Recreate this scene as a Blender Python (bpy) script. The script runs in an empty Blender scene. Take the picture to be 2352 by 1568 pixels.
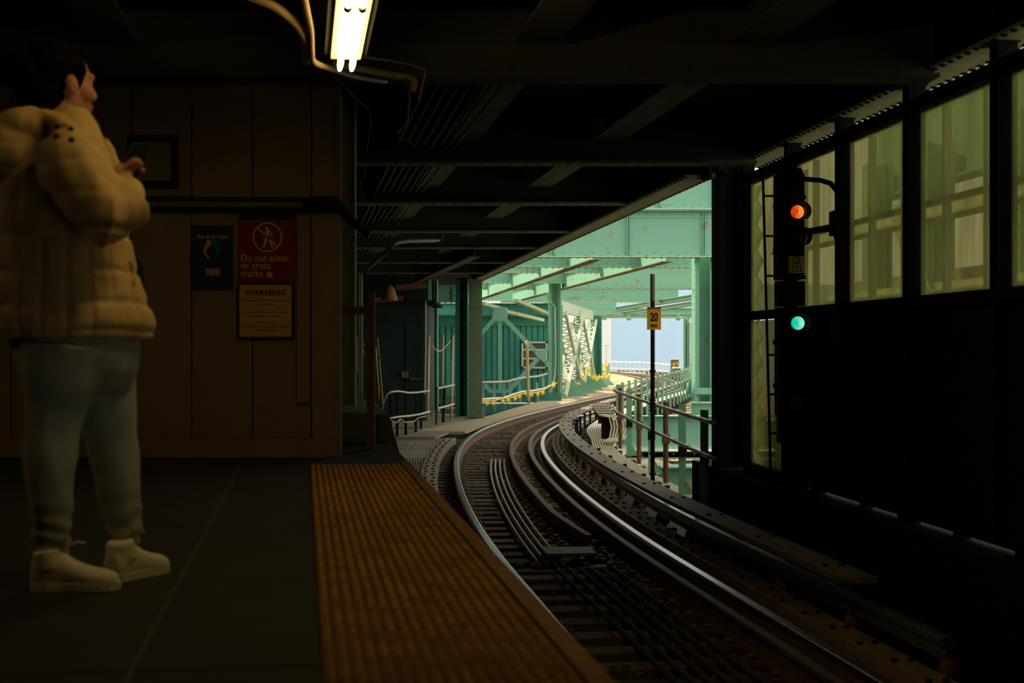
import bpy, math, random
from mathutils import Vector, Matrix, noise
random.seed(7)
C = bpy.context.scene.collection
SC = bpy.context.scene
# ------------------------------------------------------------ camera, world, sun, exposure
F = 50.0 / 36.0 * 2352
CAMZ = 0.75
cd = bpy.data.cameras.new('camera'); cam = bpy.data.objects.new('camera', cd); C.objects.link(cam)
cam.location = (0, 0, CAMZ); cam.rotation_euler = (math.radians(90), 0, 0)
cd.lens = 50; cd.sensor_width = 36; cd.shift_y = 16 / 2352
cd.dof.use_dof = True; cd.dof.focus_distance = 28; cd.dof.aperture_fstop = 4.0
cd.clip_end = 1000
SC.camera = cam
SC.view_settings.view_transform = 'Standard'; SC.view_settings.look = 'None'
SC.view_settings.gamma = 1; SC.view_settings.use_curve_mapping = False
SC.view_settings.exposure = 0.0
w = bpy.data.worlds.new('sky'); SC.world = w; w.use_nodes = True
bg = w.node_tree.nodes['Background']; bg.inputs[0].default_value = (1.0, 0.99, 0.92, 1); bg.inputs[1].default_value = 1.55
sd = bpy.data.lights.new('sun', 'SUN'); sun = bpy.data.objects.new('sun', sd); C.objects.link(sun)
sd.energy = 8.0; sd.color = (1.0, 0.86, 0.62); sd.angle = math.radians(2)
sun.rotation_euler = Vector((-0.62, 0.40, 1.0)).to_track_quat('Z', 'Y').to_euler()

# ------------------------------------------------------------ helpers
def W(x, y, Z):
    return Vector(((x - 1176) * Z / F, Z, CAMZ + (800 - y) * Z / F))
DV = Vector((-.1455, .9894, 0)); NV = Vector((.9894, .1455, 0))
def S(v, u, z=0): return DV * u + NV * v + Vector((0, 0, z))

MATS = {}
def mat(name, col, rough=.7, metal=0, n=0.0, ns=8, col2=None, bump=0, emit=None, es=0, rand=0, thr=None, spec=.3, stretch=None):
    if name in MATS: return MATS[name]
    m = bpy.data.materials.new(name); m.use_nodes = True; nt = m.node_tree; L = nt.links
    b = nt.nodes['Principled BSDF']
    b.inputs['Base Color'].default_value = (*col, 1); b.inputs['Roughness'].default_value = rough
    b.inputs['Metallic'].default_value = metal; b.inputs['Specular IOR Level'].default_value = spec
    if emit:
        b.inputs['Emission Color'].default_value = (*emit, 1); b.inputs['Emission Strength'].default_value = es
    if n or bump or rand:
        tc = nt.nodes.new('ShaderNodeTexCoord'); nz = nt.nodes.new('ShaderNodeTexNoise')
        geo = nt.nodes.new('ShaderNodeNewGeometry'); mp = nt.nodes.new('ShaderNodeMapping')
        L.new(geo.outputs['Position'], mp.inputs[0]); L.new(mp.outputs[0], nz.inputs['Vector'])
        if stretch: mp.inputs['Scale'].default_value = stretch
        nz.inputs['Scale'].default_value = ns; nz.inputs['Detail'].default_value = 6; nz.inputs['Roughness'].default_value = .65
        c2 = col2 or tuple(c * .45 for c in col)
        rp = nt.nodes.new('ShaderNodeValToRGB')
        t = thr or (.35, .65)
        rp.color_ramp.elements[0].position = t[0]; rp.color_ramp.elements[1].position = t[1]
        rp.color_ramp.elements[0].color = (*c2, 1) if not thr else (*col, 1)
        rp.color_ramp.elements[1].color = (*col, 1) if not thr else (*c2, 1)
        L.new(nz.outputs[0], rp.inputs[0])
        mx = nt.nodes.new('ShaderNodeMix'); mx.data_type = 'RGBA'; mx.inputs[0].default_value = n
        mx.inputs[6].default_value = (*col, 1); L.new(rp.outputs[0], mx.inputs[7])
        out = mx.outputs[2]
        if rand:
            oi = nt.nodes.new('ShaderNodeObjectInfo'); mr = nt.nodes.new('ShaderNodeMapRange')
            mr.inputs[3].default_value = 1 - rand; mr.inputs[4].default_value = 1 + rand
            L.new(oi.outputs['Random'], mr.inputs[0])
            vm = nt.nodes.new('ShaderNodeVectorMath'); vm.operation = 'SCALE'
            L.new(out, vm.inputs[0]); L.new(mr.outputs[0], vm.inputs['Scale']); out = vm.outputs[0]
        L.new(out, b.inputs['Base Color'])
        if bump:
            bp = nt.nodes.new('ShaderNodeBump'); bp.inputs[0].default_value = bump; bp.inputs[1].default_value = .02
            L.new(nz.outputs[0], bp.inputs[2]); L.new(bp.outputs[0], b.inputs['Normal'])
    MATS[name] = m
    return m
TEAL = mat('teal_paint', (.20, .43, .29), .62, n=.9, ns=2.6, col2=(.30, .17, .07), thr=(.60, .70), bump=.12)
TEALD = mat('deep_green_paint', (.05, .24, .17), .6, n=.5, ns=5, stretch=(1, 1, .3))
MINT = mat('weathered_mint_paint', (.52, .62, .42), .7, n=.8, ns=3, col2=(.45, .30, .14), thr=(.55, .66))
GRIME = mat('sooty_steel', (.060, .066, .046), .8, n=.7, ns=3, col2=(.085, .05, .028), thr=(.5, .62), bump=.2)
GRIMELIT = mat('daylit_beam_underside', (.17, .18, .115), .8, n=.7, ns=4, col2=(.12, .075, .04), thr=(.5, .62), bump=.2)  # lightened copy of the sooty steel, daylight put into the colour
BLACKST = mat('black_steel', (.016, .016, .013), .85, n=.5, ns=6, spec=.1)
RUST = mat('rusty_steel', (.22, .10, .045), .85, n=.8, ns=9, col2=(.09, .035, .018), bump=.4)
RUSTR = mat('rail_rust', (.20, .115, .065), .8, n=.7, ns=20, col2=(.08, .04, .02))
POL = mat('polished_rail_steel', (.85, .85, .82), .27, 1, n=.3, ns=30, col2=(.35, .33, .3))
GALV = mat('galvanised_pipe', (.52, .50, .36), .45, .3, n=.5, ns=12, col2=(.28, .22, .12))
COPR = mat('copper_lit_pink', (.72, .44, .26), .5, n=.4, ns=10)  # copper light on rust pipes put into this pink; ropes share it
TIE = mat('tie_wood', (.15, .11, .075), .9, n=.8, ns=14, bump=.5, rand=.35, stretch=(1, 1, 1), spec=.06)
PLANK = mat('guard_timber', (.30, .22, .15), .85, n=.7, ns=10, bump=.3, rand=.15)
BOARD = mat('cover_board_wood', (.25, .21, .15), .85, n=.7, ns=9, bump=.3, rand=.15)
CONC = mat('pale_concrete', (.42, .33, .19), .9, n=.5, ns=7, bump=.3)
CONCD = mat('dirty_concrete', (.16, .15, .09), .9, n=.6, ns=5, bump=.4)
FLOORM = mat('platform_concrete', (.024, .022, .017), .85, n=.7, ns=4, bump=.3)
TACT = mat('tactile_yellow', (.50, .27, .035), .75, n=.9, ns=7, col2=(.17, .085, .025))
EDGE = mat('edge_board_brown', (.25, .13, .05), .8, n=.6, ns=8, bump=.3)
WALLM = mat('painted_wall_board', (.20, .135, .062), .8, n=.35, ns=2.5, rand=.06)
DAYLIT = mat('bright_daylit_underside', (.42, .41, .26), .8, n=.6, ns=5, col2=(.25, .18, .09), stretch=(4, 1, 1), bump=.2)  # paler still: daylight on the edge girders' undersides put into the colour
POSTW = mat('pale_green_timber', (.48, .50, .26), .8, n=.6, ns=8, stretch=(3, 3, .4))
NAVY = mat('poster_navy', (.010, .026, .040), .5)
MAROON = mat('sign_maroon', (.16, .010, .018), .5)
CREAM = mat('sign_cream', (.60, .42, .22), .5)
YSIGN = mat('warning_yellow', (.50, .30, .03), .5, n=.3, ns=30)
BLK = mat('matt_black', (.008, .008, .007), .6)
ORNG = mat('logo_orange', (.65, .30, .03), .5)
LGRN = mat('logo_green', (.02, .14, .06), .5)
SIGNY = mat('speed_sign_amber', (1.0, .42, .02), .5, n=.2, ns=40)
WHT = mat('white_pipe', (.80, .78, .68), .5)
YEL = mat('yellow_plastic', (.90, .60, .03), .45)
BULB = mat('bulb_glass', (.95, .85, .35), .2, emit=(1, .8, .3), es=.25)
COND = mat('grey_conduit', (.70, .62, .40), .45, .2, n=.4, ns=15, col2=(.4, .32, .2))
CONDD = mat('dusty_conduit', (.085, .08, .05), .95, n=.5, ns=15, spec=.02)
LAMPPIPE = mat('tan_conduit', (.36, .25, .10), .45, n=.4, ns=10)
DUCT = mat('black_duct', (.03, .03, .025), .6)
BBLUE = mat('blue_shade_cladding', (.56, .78, 1.0), .6, n=.12, ns=.4, stretch=(1, 1, .02))  # blue front panels, sky-lit shade put into the colour
BWHITE = mat('white_sunlit_cladding', (.95, .94, .95), .6, n=.05, ns=1)  # white side panels, sunlight put into the colour
GREYW = mat('grey_painted_frame', (.36, .40, .33), .6)
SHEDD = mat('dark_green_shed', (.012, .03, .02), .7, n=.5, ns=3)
WIRE = mat('copper_wire', (.35, .16, .06), .4, .4)
STREET = mat('street_asphalt', (.16, .15, .12), 1, n=.5, ns=.5, spec=0)
OLIVE = mat('shaded_dirty_green', (.11, .17, .095), .7, n=.6, ns=3, col2=(.14, .11, .05))  # olive-brown dirt, with the roof's shade also put into the colour

class MB:
    def __init__(s): s.v = []; s.f = []
    def box(s, c, sz, R=None):
        c = Vector(c); b = len(s.v)
        for i in (-.5, .5):
            for j in (-.5, .5):
                for k in (-.5, .5):
                    p = Vector((i * sz[0], j * sz[1], k * sz[2]))
                    if R: p = R @ p
                    s.v.append(c + p)
        for q in ((0, 1, 3, 2), (4, 6, 7, 5), (0, 4, 5, 1), (2, 3, 7, 6), (0, 2, 6, 4), (1, 5, 7, 3)): s.f.append([b + i for i in q])
        return s
    def bb(s, x0, x1, y0, y1, z0, z1):
        return s.box(((x0 + x1) / 2, (y0 + y1) / 2, (z0 + z1) / 2), (abs(x1 - x0), abs(y1 - y0), abs(z1 - z0)))
    def beam(s, p0, p1, wd, h, up=(0, 0, 1)):
        p0 = Vector(p0); p1 = Vector(p1); d = p1 - p0; L = d.length; d.normalize()
        u = Vector(up); r = d.cross(u)
        if r.length < 1e-4: r = d.cross(Vector((1, 0, 0)))
        r.normalize(); u = r.cross(d)
        R = Matrix((r, d, u)).transposed()
        return s.box((p0 + p1) / 2, (wd, L, h), R)
    def tube(s, pts, r, n=8, cap=True):
        pts = [Vector(p) for p in pts]; b = len(s.v); m = len(pts); prev = None
        for i, p in enumerate(pts):
            t = (pts[min(i + 1, m - 1)] - pts[max(i - 1, 0)]).normalized()
            if prev is None:
                a = t.cross(Vector((0, 0, 1)))
                if a.length < .1: a = t.cross(Vector((0, 1, 0)))
            else: a = prev - t * prev.dot(t)
            a.normalize(); prev = a; c = t.cross(a)
            rr = r[i] if isinstance(r, (list, tuple)) else r
            rx, ry = rr if isinstance(rr, (list, tuple)) else (rr, rr)
            for k in range(n):
                an = 2 * math.pi * k / n; s.v.append(p + a * math.cos(an) * rx + c * math.sin(an) * ry)
        for i in range(m - 1):
            for k in range(n):
                k2 = (k + 1) % n
                s.f.append([b + i * n + k, b + i * n + k2, b + (i + 1) * n + k2, b + (i + 1) * n + k])
        if cap:
            s.f.append([b + k for k in range(n)][::-1]); s.f.append([b + (m - 1) * n + k for k in range(n)])
        return s
    def sweep(s, path, nrm, prof):
        b = len(s.v); n = len(prof)
        for p, r in zip(path, nrm):
            for (a, z) in prof: s.v.append(p + r * a + Vector((0, 0, z)))
        for i in range(len(path) - 1):
            for k in range(n):
                k2 = (k + 1) % n
                s.f.append([b + i * n + k, b + i * n + k2, b + (i + 1) * n + k2, b + (i + 1) * n + k])
        s.f.append([b + k for k in range(n)]); s.f.append([b + (len(path) - 1) * n + k for k in range(n)][::-1])
        return s
    def prism(s, poly, z0, z1):
        b = len(s.v); n = len(poly)
        for z in (z0, z1):
            for p in poly: s.v.append(Vector((p[0], p[1], z)))
        s.f.append([b + i for i in range(n)][::-1]); s.f.append([b + n + i for i in range(n)])
        for i in range(n): s.f.append([b + i, b + (i + 1) % n, b + n + (i + 1) % n, b + n + i])
        return s
    def slab(s, poly, d):
        b = len(s.v); n = len(poly); d = Vector(d)
        for p in poly: s.v.append(Vector(p))
        for p in poly: s.v.append(Vector(p) + d)
        s.f.append([b + i for i in range(n)][::-1]); s.f.append([b + n + i for i in range(n)])
        for i in range(n): s.f.append([b + i, b + (i + 1) % n, b + n + (i + 1) % n, b + n + i])
        return s
    def dome(s, p, r, nn=(0, -1, 0), h=.7):
        p = Vector(p); nn = Vector(nn).normalized(); a = nn.orthogonal().normalized(); c = nn.cross(a); b = len(s.v)
        for rr, hh in ((1, 0), (.75, .6)):
            for k in range(6):
                an = math.pi * k / 3; s.v.append(p + a * math.cos(an) * r * rr + c * math.sin(an) * r * rr + nn * r * h * hh)
        s.v.append(p + nn * r * h)
        for k in range(6):
            k2 = (k + 1) % 6
            s.f.append([b + k, b + k2, b + 6 + k2, b + 6 + k]); s.f.append([b + 6 + k, b + 6 + k2, b + 12])
        return s
    def ball(s, c, r, n=16, m=10, R=None):
        c = Vector(c); b = len(s.v); r = Vector(r) if not isinstance(r, (int, float)) else Vector((r, r, r))
        s.v.append(None)
        def T(p):
            p = Vector((p[0] * r.x, p[1] * r.y, p[2] * r.z)); return c + (R @ p if R else p)
        s.v[-1] = T((0, 0, 1))
        for i in range(1, m):
            th = math.pi * i / m
            for k in range(n):
                an = 2 * math.pi * k / n; s.v.append(T((math.sin(th) * math.cos(an), math.sin(th) * math.sin(an), math.cos(th))))
        s.v.append(T((0, 0, -1))); e = len(s.v) - 1
        for k in range(n):
            s.f.append([b, b + 1 + k, b + 1 + (k + 1) % n])
            s.f.append([e, b + 1 + (m - 2) * n + (k + 1) % n, b + 1 + (m - 2) * n + k])
        for i in range(m - 2):
            for k in range(n):
                k2 = (k + 1) % n; q = b + 1 + i * n
                s.f.append([q + k, q + n + k, q + n + k2, q + k2])
        return s
    def disc(s, c, r, nn, th, n=24):
        c = Vector(c); nn = Vector(nn).normalized()
        return s.tube([c, c + nn * th], r, n)
    def build(s, name, m, parent=None, label=None, cat=None, group=None, kind=None, smooth=False):
        me = bpy.data.meshes.new(name)
        o0 = parent_loc(parent)
        me.from_pydata([tuple(Vector(v) - o0) for v in s.v], [], s.f); me.materials.append(m)
        if smooth:
            for p in me.polygons: p.use_smooth = True
        o = bpy.data.objects.new(name, me); C.objects.link(o)
        if parent: o.parent = parent
        tag(o, label, cat, group, kind)
        return o
def parent_loc(p):
    v = Vector((0, 0, 0))
    while p: v = v + Vector(p.location); p = p.parent
    return v
def tag(o, label=None, cat=None, group=None, kind=None):
    if label: o['label'] = label
    if cat: o['category'] = cat
    if group: o['group'] = group
    if kind: o['kind'] = kind
    return o
def empty(name, loc, label=None, cat=None, group=None, kind=None):
    o = bpy.data.objects.new(name, None); C.objects.link(o); o.location = loc; o.empty_display_size = .1
    return tag(o, label, cat, group, kind)
def copy_tree(o, parent=None):
    c = o.copy(); C.objects.link(c)
    if parent: c.parent = parent
    for ch in [x for x in o.children]: copy_tree(ch, c)
    return c
def text(name, body, size, m, parent, loc, ext=.0015, align='CENTER', rot=(math.pi / 2, 0, 0), bold=0, sx=1.0, label=None, spacing=1.0):
    cu = bpy.data.curves.new(name, 'FONT'); cu.body = body; cu.size = size; cu.extrude = ext
    cu.align_x = align; cu.align_y = 'BOTTOM_BASELINE'; cu.offset = bold * size; cu.space_line = spacing; cu.resolution_u = 4
    t = bpy.data.objects.new(name, cu); C.objects.link(t)
    dg = bpy.context.evaluated_depsgraph_get(); me = bpy.data.meshes.new_from_object(t.evaluated_get(dg))
    bpy.data.objects.remove(t)
    M = Matrix.Translation(Vector(loc) - parent_loc(parent)) @ __import__('mathutils').Euler(rot).to_matrix().to_4x4() @ Matrix.Diagonal((sx, 1, 1, 1))
    me.transform(M); me.materials.clear(); me.materials.append(m)
    o = bpy.data.objects.new(name, me); C.objects.link(o); o.parent = parent
    if label: o['label'] = label
    return o

def girder(name, label, p0, p1, depth, width, m=TEAL, cat='girder', group=None, stiff=0, riv=.16, rr=.019, mf=None,
           side=-1, round_end=0, ang=.11, both=False, rmin=0.0):
    """p0,p1: bottom centre line of an I section plate girder."""
    p0 = Vector(p0); p1 = Vector(p1); mf = mf or m
    d = (p1 - p0); L = d.length; d.normalize(); n = Vector((d.y, -d.x, 0))
    if n.y > 0 and abs(n.y) > .5: n = -n
    root = empty(name, p0, label, cat, group)
    up = Vector((0, 0, 1))
    if round_end:
        R_ = depth * .45; poly = [p0, p0 + up * depth, p1 + up * depth]
        for k in range(7):
            a = math.pi / 2 * k / 6
            poly.append(p1 + d * (R_ * math.cos(a) - R_) + up * (R_ - R_ * math.sin(a)) + d * 0)
        MB().slab([q - n * .008 for q in poly], n * .016).build('web', m, root)
    else: MB().beam(p0 + up * depth / 2, p1 + up * depth / 2, .016, depth).build('web', m, root)
    MB().beam(p0, p1, width, .022).build('bottom_flange', mf, root)
    MB().beam(p0 + up * depth, p1 + up * depth, width, .022).build('top_flange', m, root)
    a = MB()
    for sgn in ((1, -1) if both else (1,)):
        for z in (ang / 2 + .01, depth - ang / 2 - .01): a.beam(p0 + up * z + n * .014 * sgn, p1 + up * z + n * .014 * sgn, .014, ang)
    a.build('flange_angle', m, root)
    if stiff:
        k = 1; num = int(L / stiff)
        for k in range(num + 1):
            q = p0 + d * (L * (k + .5) / (num + 1))
            MB().beam(q + n * .05 + up * .04, q + n * .05 + up * (depth - .04), .10, .02, up=d).build('stiffener', m, root)
            MB().beam(q + n * .015 + d * .05 + up * .04, q + n * .015 + d * .05 + up * (depth - .04), .012, .10, up=n).build('stiffener', m, root)
    if riv:
        rv = MB(); c = int(L / riv)
        for k in range(c):
            q = p0 + d * (riv * (k + .5))
            for sgn in ((1, -1) if both else (1,)):
                rv.dome(q + n * .021 * sgn + up * (ang * (.35 if k % 2 else .7)), rr, n * sgn)
                rv.dome(q + n * .021 * sgn + up * (depth - ang * .5), rr, n * sgn)
            for e in (-1, 1): rv.dome(q + n * e * (width / 2 - .02) - up * .011, rr * .9, (0, 0, -1))
        rv.build('rivets', m, root, kind='stuff')
    return root

def column(name, label, base, h, w=.34, d=.36, m=TEAL, face_riv=True, cat='column', group=None, box=False, ang=0, th=.03):
    root = empty(name, base, label, cat, group); b = Vector(base)
    R = Matrix.Rotation(ang, 3, 'Z')
    def bx(cx, cy, sx, sy, z0, z1, nm, mm=m):
        return MB().box(b + R @ Vector((cx, cy, 0)) + Vector((0, 0, (z0 + z1) / 2)), (sx, sy, z1 - z0), R).build(nm, mm, root)
    rv = MB()
    if box:       # flange plate faces the viewer
        bx(0, -d / 2, w, th, 0, h, 'face_plate'); bx(0, d / 2, w, th, 0, h, 'face_plate'); bx(0, 0, th, d, 0, h, 'web')
        z = .06
        while z < h - .05:
            for e in (-.19, .19): rv.dome(b + R @ Vector((e * w, -d / 2 - th / 2, 0)) + Vector((0, 0, z)), .03, R @ Vector((0, -1, 0)))
            z += .2
    else:         # web faces the viewer, flanges at the sides
        for e in (-1, 1):
            bx(e * w / 2, 0, th, d, 0, h, 'flange'); bx(e * (w / 2 - .05), -d / 2 + .1, .085, .02, 0, h, 'angle')
            z = .06
            while z < h - .05:
                rv.dome(b + R @ Vector((e * (w / 2 + th / 2), -d / 2 + .05, 0)) + Vector((0, 0, z)), .024, R @ Vector((e, 0, 0)))
                z += .16
        bx(0, d * .33, w, .02, 0, h, 'web')
    rv.build('rivets', m, root, kind='stuff')
    bx(0, 0, w + .12, d + .12, 0, .04, 'base_plate')
    return root

# ------------------------------------------------------------ track geometry
CP = [(1.73, -2), (1.35, 1), (.86, 5), (.316, 9.1), (-.33, 14.2), (-.80, 20.4), (-.95, 26.5), (-.60, 32.4), (.55, 39.6), (2.1, 47), (4.0, 55.5), (5.5, 63), (7.0, 73.5), (7.9, 86.5), (7.6, 101), (5.5, 118), (2, 135)]
def cr(p0, p1, p2, p3, t):
    return .5 * ((2 * p1) + (-p0 + p2) * t + (2 * p0 - 5 * p1 + 4 * p2 - p3) * t * t + (-p0 + 3 * p1 - 3 * p2 + p3) * t ** 3)
raw = []
P = [Vector((x, y, 0)) for x, y in CP]; P = [2 * P[0] - P[1]] + P + [2 * P[-1] - P[-2]]
for i in range(1, len(P) - 2):
    for k in range(24): raw.append(cr(P[i - 1], P[i], P[i + 1], P[i + 2], k / 24))
raw.append(P[-2])
for _ in range(60): raw = [raw[0]] + [(raw[i - 1] + raw[i] * 2 + raw[i + 1]) / 4 for i in range(1, len(raw) - 1)] + [raw[-1]]
arc = [0]
for i in range(1, len(raw)): arc.append(arc[-1] + (raw[i] - raw[i - 1]).length)
def at_s(s):
    import bisect
    s = max(0, min(arc[-1] - 1e-4, s)); i = max(0, bisect.bisect_right(arc, s) - 1); i = min(i, len(raw) - 2)
    t = (s - arc[i]) / (arc[i + 1] - arc[i]); p = raw[i].lerp(raw[i + 1], t)
    a = raw[max(0, i - 2)]; b = raw[min(len(raw) - 1, i + 3)]; d = (b - a).normalized()
    return p, d, Vector((d.y, -d.x, 0))
def s_at_y(y):
    lo, hi = 0, arc[-1]
    for _ in range(40):
        m_ = (lo + hi) / 2
        if at_s(m_)[0].y < y: lo = m_
        else: hi = m_
    return lo
def tp(off, y0, y1, z=0, step=.7, f=None):
    s0, s1 = s_at_y(y0), s_at_y(y1); n = max(2, int((s1 - s0) / step)); pts = []; nr = []
    for i in range(n + 1):
        p, d, r = at_s(s0 + (s1 - s0) * i / n); o = off + (f(i / n, p.y) if f else 0)
        pts.append(p + r * o + Vector((0, 0, z))); nr.append(r)
    return pts, nr
ZR = -1.05
# ------------------------------------------------------------ structure: platform floor
fl = empty('floor', (0, 0, 0), kind='structure')
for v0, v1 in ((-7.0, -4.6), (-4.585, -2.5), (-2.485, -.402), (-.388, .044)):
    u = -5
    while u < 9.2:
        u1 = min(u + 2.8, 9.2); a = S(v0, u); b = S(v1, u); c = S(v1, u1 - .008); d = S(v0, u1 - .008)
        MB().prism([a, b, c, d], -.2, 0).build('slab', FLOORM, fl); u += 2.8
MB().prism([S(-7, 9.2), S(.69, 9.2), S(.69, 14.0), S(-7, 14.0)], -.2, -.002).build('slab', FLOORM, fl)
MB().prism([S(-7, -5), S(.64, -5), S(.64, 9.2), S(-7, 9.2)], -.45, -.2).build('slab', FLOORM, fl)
MB().prism([S(.10, -5), S(.16, -5), S(.16, 14), S(.10, 14)], -1.6, -.45).build('fascia', BLACKST, fl)
MB().prism([S(-.401, -5), S(-.389, -5), S(-.389, 9.2), S(-.401, 9.2)], -.1, .003).build('joint_filler', mat('joint_grit', (.09, .07, .04), .9, n=.9, ns=6, col2=(.05, .045, .03)), fl)
# tactile strip: tiles with their domes
ts = empty('tactile_strip', S(.05, 0), 'yellow ribbed tactile warning strip along the platform edge', 'paving')
def tile_mesh():
    t = MB(); t.bb(0, .578, 0, .592, -.02, .004); n = 17; p = .578 / n
    for i in range(n):
        x = p * (i + .5); 
        for j in range(16):
            y = .592 / 16 * (j + .5); t.dome((x, y, .004), .0122, (0, 0, 1), h=.65)
    return t
tm = tile_mesh().build('tile', TACT, None); tm.parent = ts
tm.data.materials.append(mat('groove_dirt', (.13, .065, .02), .9, n=.5, ns=6))
for p_ in tm.data.polygons[:6]: p_.material_index = 1
ang = math.atan2(NV.y, NV.x)
for k in range(20):
    o = tm if k == 0 else tm.copy()
    if k: C.objects.link(o); o.parent = ts
    o.location = S(.046, -2.8 + .6 * k) - Vector(ts.location) + Vector((0, 0, .0)); o.rotation_euler = (0, 0, ang)
MB().prism([S(.046, -2.8), S(.625, -2.8), S(.625, 9.2), S(.046, 9.2)], -.2, -.021).build('bedding', FLOORM, ts)
eb = empty('edge_board', S(.66, 0), 'brown timber rubbing board along the platform edge', 'board')
for k in range(6):
    MB().prism([S(.635, -4 + 2.24 * k), S(.692, -4 + 2.24 * k), S(.692, -4 + 2.24 * (k + 1) - .01), S(.635, -4 + 2.24 * (k + 1) - .01)], -.2, .004).build('plank', EDGE, eb)

# booth wall
wl = empty('wall_left', (-2, 9.8, 0), kind='structure')
ZW = 9.8; kx = ZW / F
def wx(x): return (x - 1176) * kx
def wz(y): return CAMZ + (800 - y) * kx
seams = [-230, -90, 25, 165, 302, 440, 580, 715, 778]
for a, b in zip(seams, seams[1:]):
    for y0, y1 in ((1004, 476), (474, 120)):
        MB().bb(wx(a) + .005, wx(b) - .005, ZW, ZW + .03, wz(y0), wz(y1)).build('panel', WALLM, wl)
MB().bb(wx(-230), wx(769.8), ZW - .012, ZW + .04, 0, wz(1005)).build('kick_board', WALLM, wl)
MB().bb(wx(-230), wx(778) - .02, ZW + .031, ZW + .10, 0.001, 2.7).build('core', BLACKST, wl)
MB().bb(wx(684), wx(712), ZW - .03, ZW - .001, wz(925), wz(518)).build('batten', WALLM, wl)
MB().bb(wx(770), wx(783), ZW - .012, ZW + .06, .0, 2.5).build('corner_trim', WALLM, wl)

# ceiling and enclosing shell
def LG(Y): return 1.95 - .127 * (Y - 15.05)
def RW(Y): return 3.934 - .103 * Y
ce = empty('ceiling', (0, 10, 3.1), kind='structure')
MB().prism([(-9, -7), (RW(-7) + .1, -7), (RW(14.9) + .1, 14.9), (-9, 14.9)], 3.02, 3.2).build('roof_deck', BLACKST, ce)
MB().prism([(-9, 14.9), (LG(14.9) + .05, 14.9), (LG(38) + .05, 38), (W(1107, 0, 38).x, 38), (W(1107, 0, 57).x, 57), (-9, 57)], 3.02, 3.2).build('roof_deck', BLACKST, ce)
wb = MB().bb(-9, 6, -7.2, -7, -9, 3.2).build('wall_back_blocker', BLACKST, kind='structure')  # unseen closing wall, added to keep the interior dark
MB().bb(-9.2, -9, -7, 44, -9, 3.2).build('wall_side_blocker', BLACKST, kind='structure')  # unseen wall, added to block the sky on the left
MB().bb(-9, W(984, 0, 42.5).x, 42.5, 42.7, -9, 3.2).build('wall_far_blocker', SHEDD, kind='structure')  # dark wall added to block the sky behind the shed
# under-deck: dark sheets standing in for the shade below
MB().prism([(-9, -7), (6, -7), (3.4, 18), (2.2, 32), (2.6, 38), (4.4, 45), (7.5, 60), (9.5, 75), (10, 100), (-9, 100)], -1.75, -1.6).build('floor_gap_shade', BLACKST, kind='structure')  # added so the gaps in the deck look dark
MB().bb(-60, 90, -20, 260, -9.2, -9).build('ground', STREET, kind='structure')
MB().prism([(1.5, 17), (14, 17), (14, 48), (1.5, 48)], -3.6, -3.5).build('floor_shade_sheet', BLACKST, kind='structure')  # added dark sheet for the shade under the structure, no real roof

# right-hand wall with windows
wr = empty('wall_right', (RW(9), 9, 0), kind='structure')
def rw(Y, off=0, z=0): return Vector((RW(Y) + off, Y, z))
def rbeam(Y0, Y1, off, z0, z1, th, name, m, par): return MB().beam(rw(Y0, off, (z0 + z1) / 2), rw(Y1, off, (z0 + z1) / 2), th, z1 - z0).build(name, m, par)
PY = [14.66, 13.1, 11.68, 10.2, 8.77, 7.35, 5.9, 4.5, 3.1, 1.7]
for i in range(1, len(PY) - 1):
    rbeam(PY[i] - .01, PY[i + 1] + .01, .02, -.475, 1.04, .05, 'panel', BLACKST, wr)
rbeam(1.7, -7, .02, -.46, 3.1, .05, 'panel', BLACKST, wr)
rbeam(14.6, 1.7, 0, 1.04, 1.12, .14, 'sill_rail', BLACKST, wr)
rbeam(14.6, 1.7, 0, 2.43, 2.52, .12, 'head_rail', BLACKST, wr)
rbeam(14.6, 13.1, 0, -.50, -.42, .12, 'bottom_rail', BLACKST, wr)
for Y in PY:
    MB().box(rw(Y, 0, 1.3), (.13, .11, 3.5), Matrix.Rotation(.103, 3, 'Z')).build('post', BLACKST, wr)
    MB().box(rw(Y, -.02, 2.72), (.16, .22, .2), Matrix.Rotation(.103, 3, 'Z')).build('bracket', BLACKST, wr)
# glass
def transl(name, c):
    m = bpy.data.materials.new(name); m.use_nodes = True; nt = m.node_tree; nt.nodes.clear()
    o = nt.nodes.new('ShaderNodeOutputMaterial'); t = nt.nodes.new('ShaderNodeBsdfTranslucent'); t.inputs[0].default_value = (*c, 1)
    nt.links.new(t.outputs[0], o.inputs[0]); return m
g = bpy.data.materials.new('grimy_glass'); g.use_nodes = True; nt = g.node_tree; nt.nodes.clear(); L = nt.links
out = nt.nodes.new('ShaderNodeOutputMaterial'); tr = nt.nodes.new('ShaderNodeBsdfTransparent'); tl = nt.nodes.new('ShaderNodeBsdfTranslucent')
gl = nt.nodes.new('ShaderNodeBsdfGlossy'); gl.inputs['Roughness'].default_value = .05; gl.inputs[0].default_value = (1, 1, 1, 1)
m1 = nt.nodes.new('ShaderNodeMixShader'); m2 = nt.nodes.new('ShaderNodeMixShader')
geo = nt.nodes.new('ShaderNodeNewGeometry'); mp = nt.nodes.new('ShaderNodeMapping'); mp.inputs['Scale'].default_value = (3, 3, .5); nz = nt.nodes.new('ShaderNodeTexNoise'); nz.inputs['Scale'].default_value = 4; nz.inputs['Detail'].default_value = 7
L.new(geo.outputs['Position'], mp.inputs[0]); L.new(mp.outputs[0], nz.inputs['Vector'])
mr = nt.nodes.new('ShaderNodeMapRange'); mr.inputs[1].default_value = .3; mr.inputs[2].default_value = .7; mr.inputs[3].default_value = .3; mr.inputs[4].default_value = .55
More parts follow.
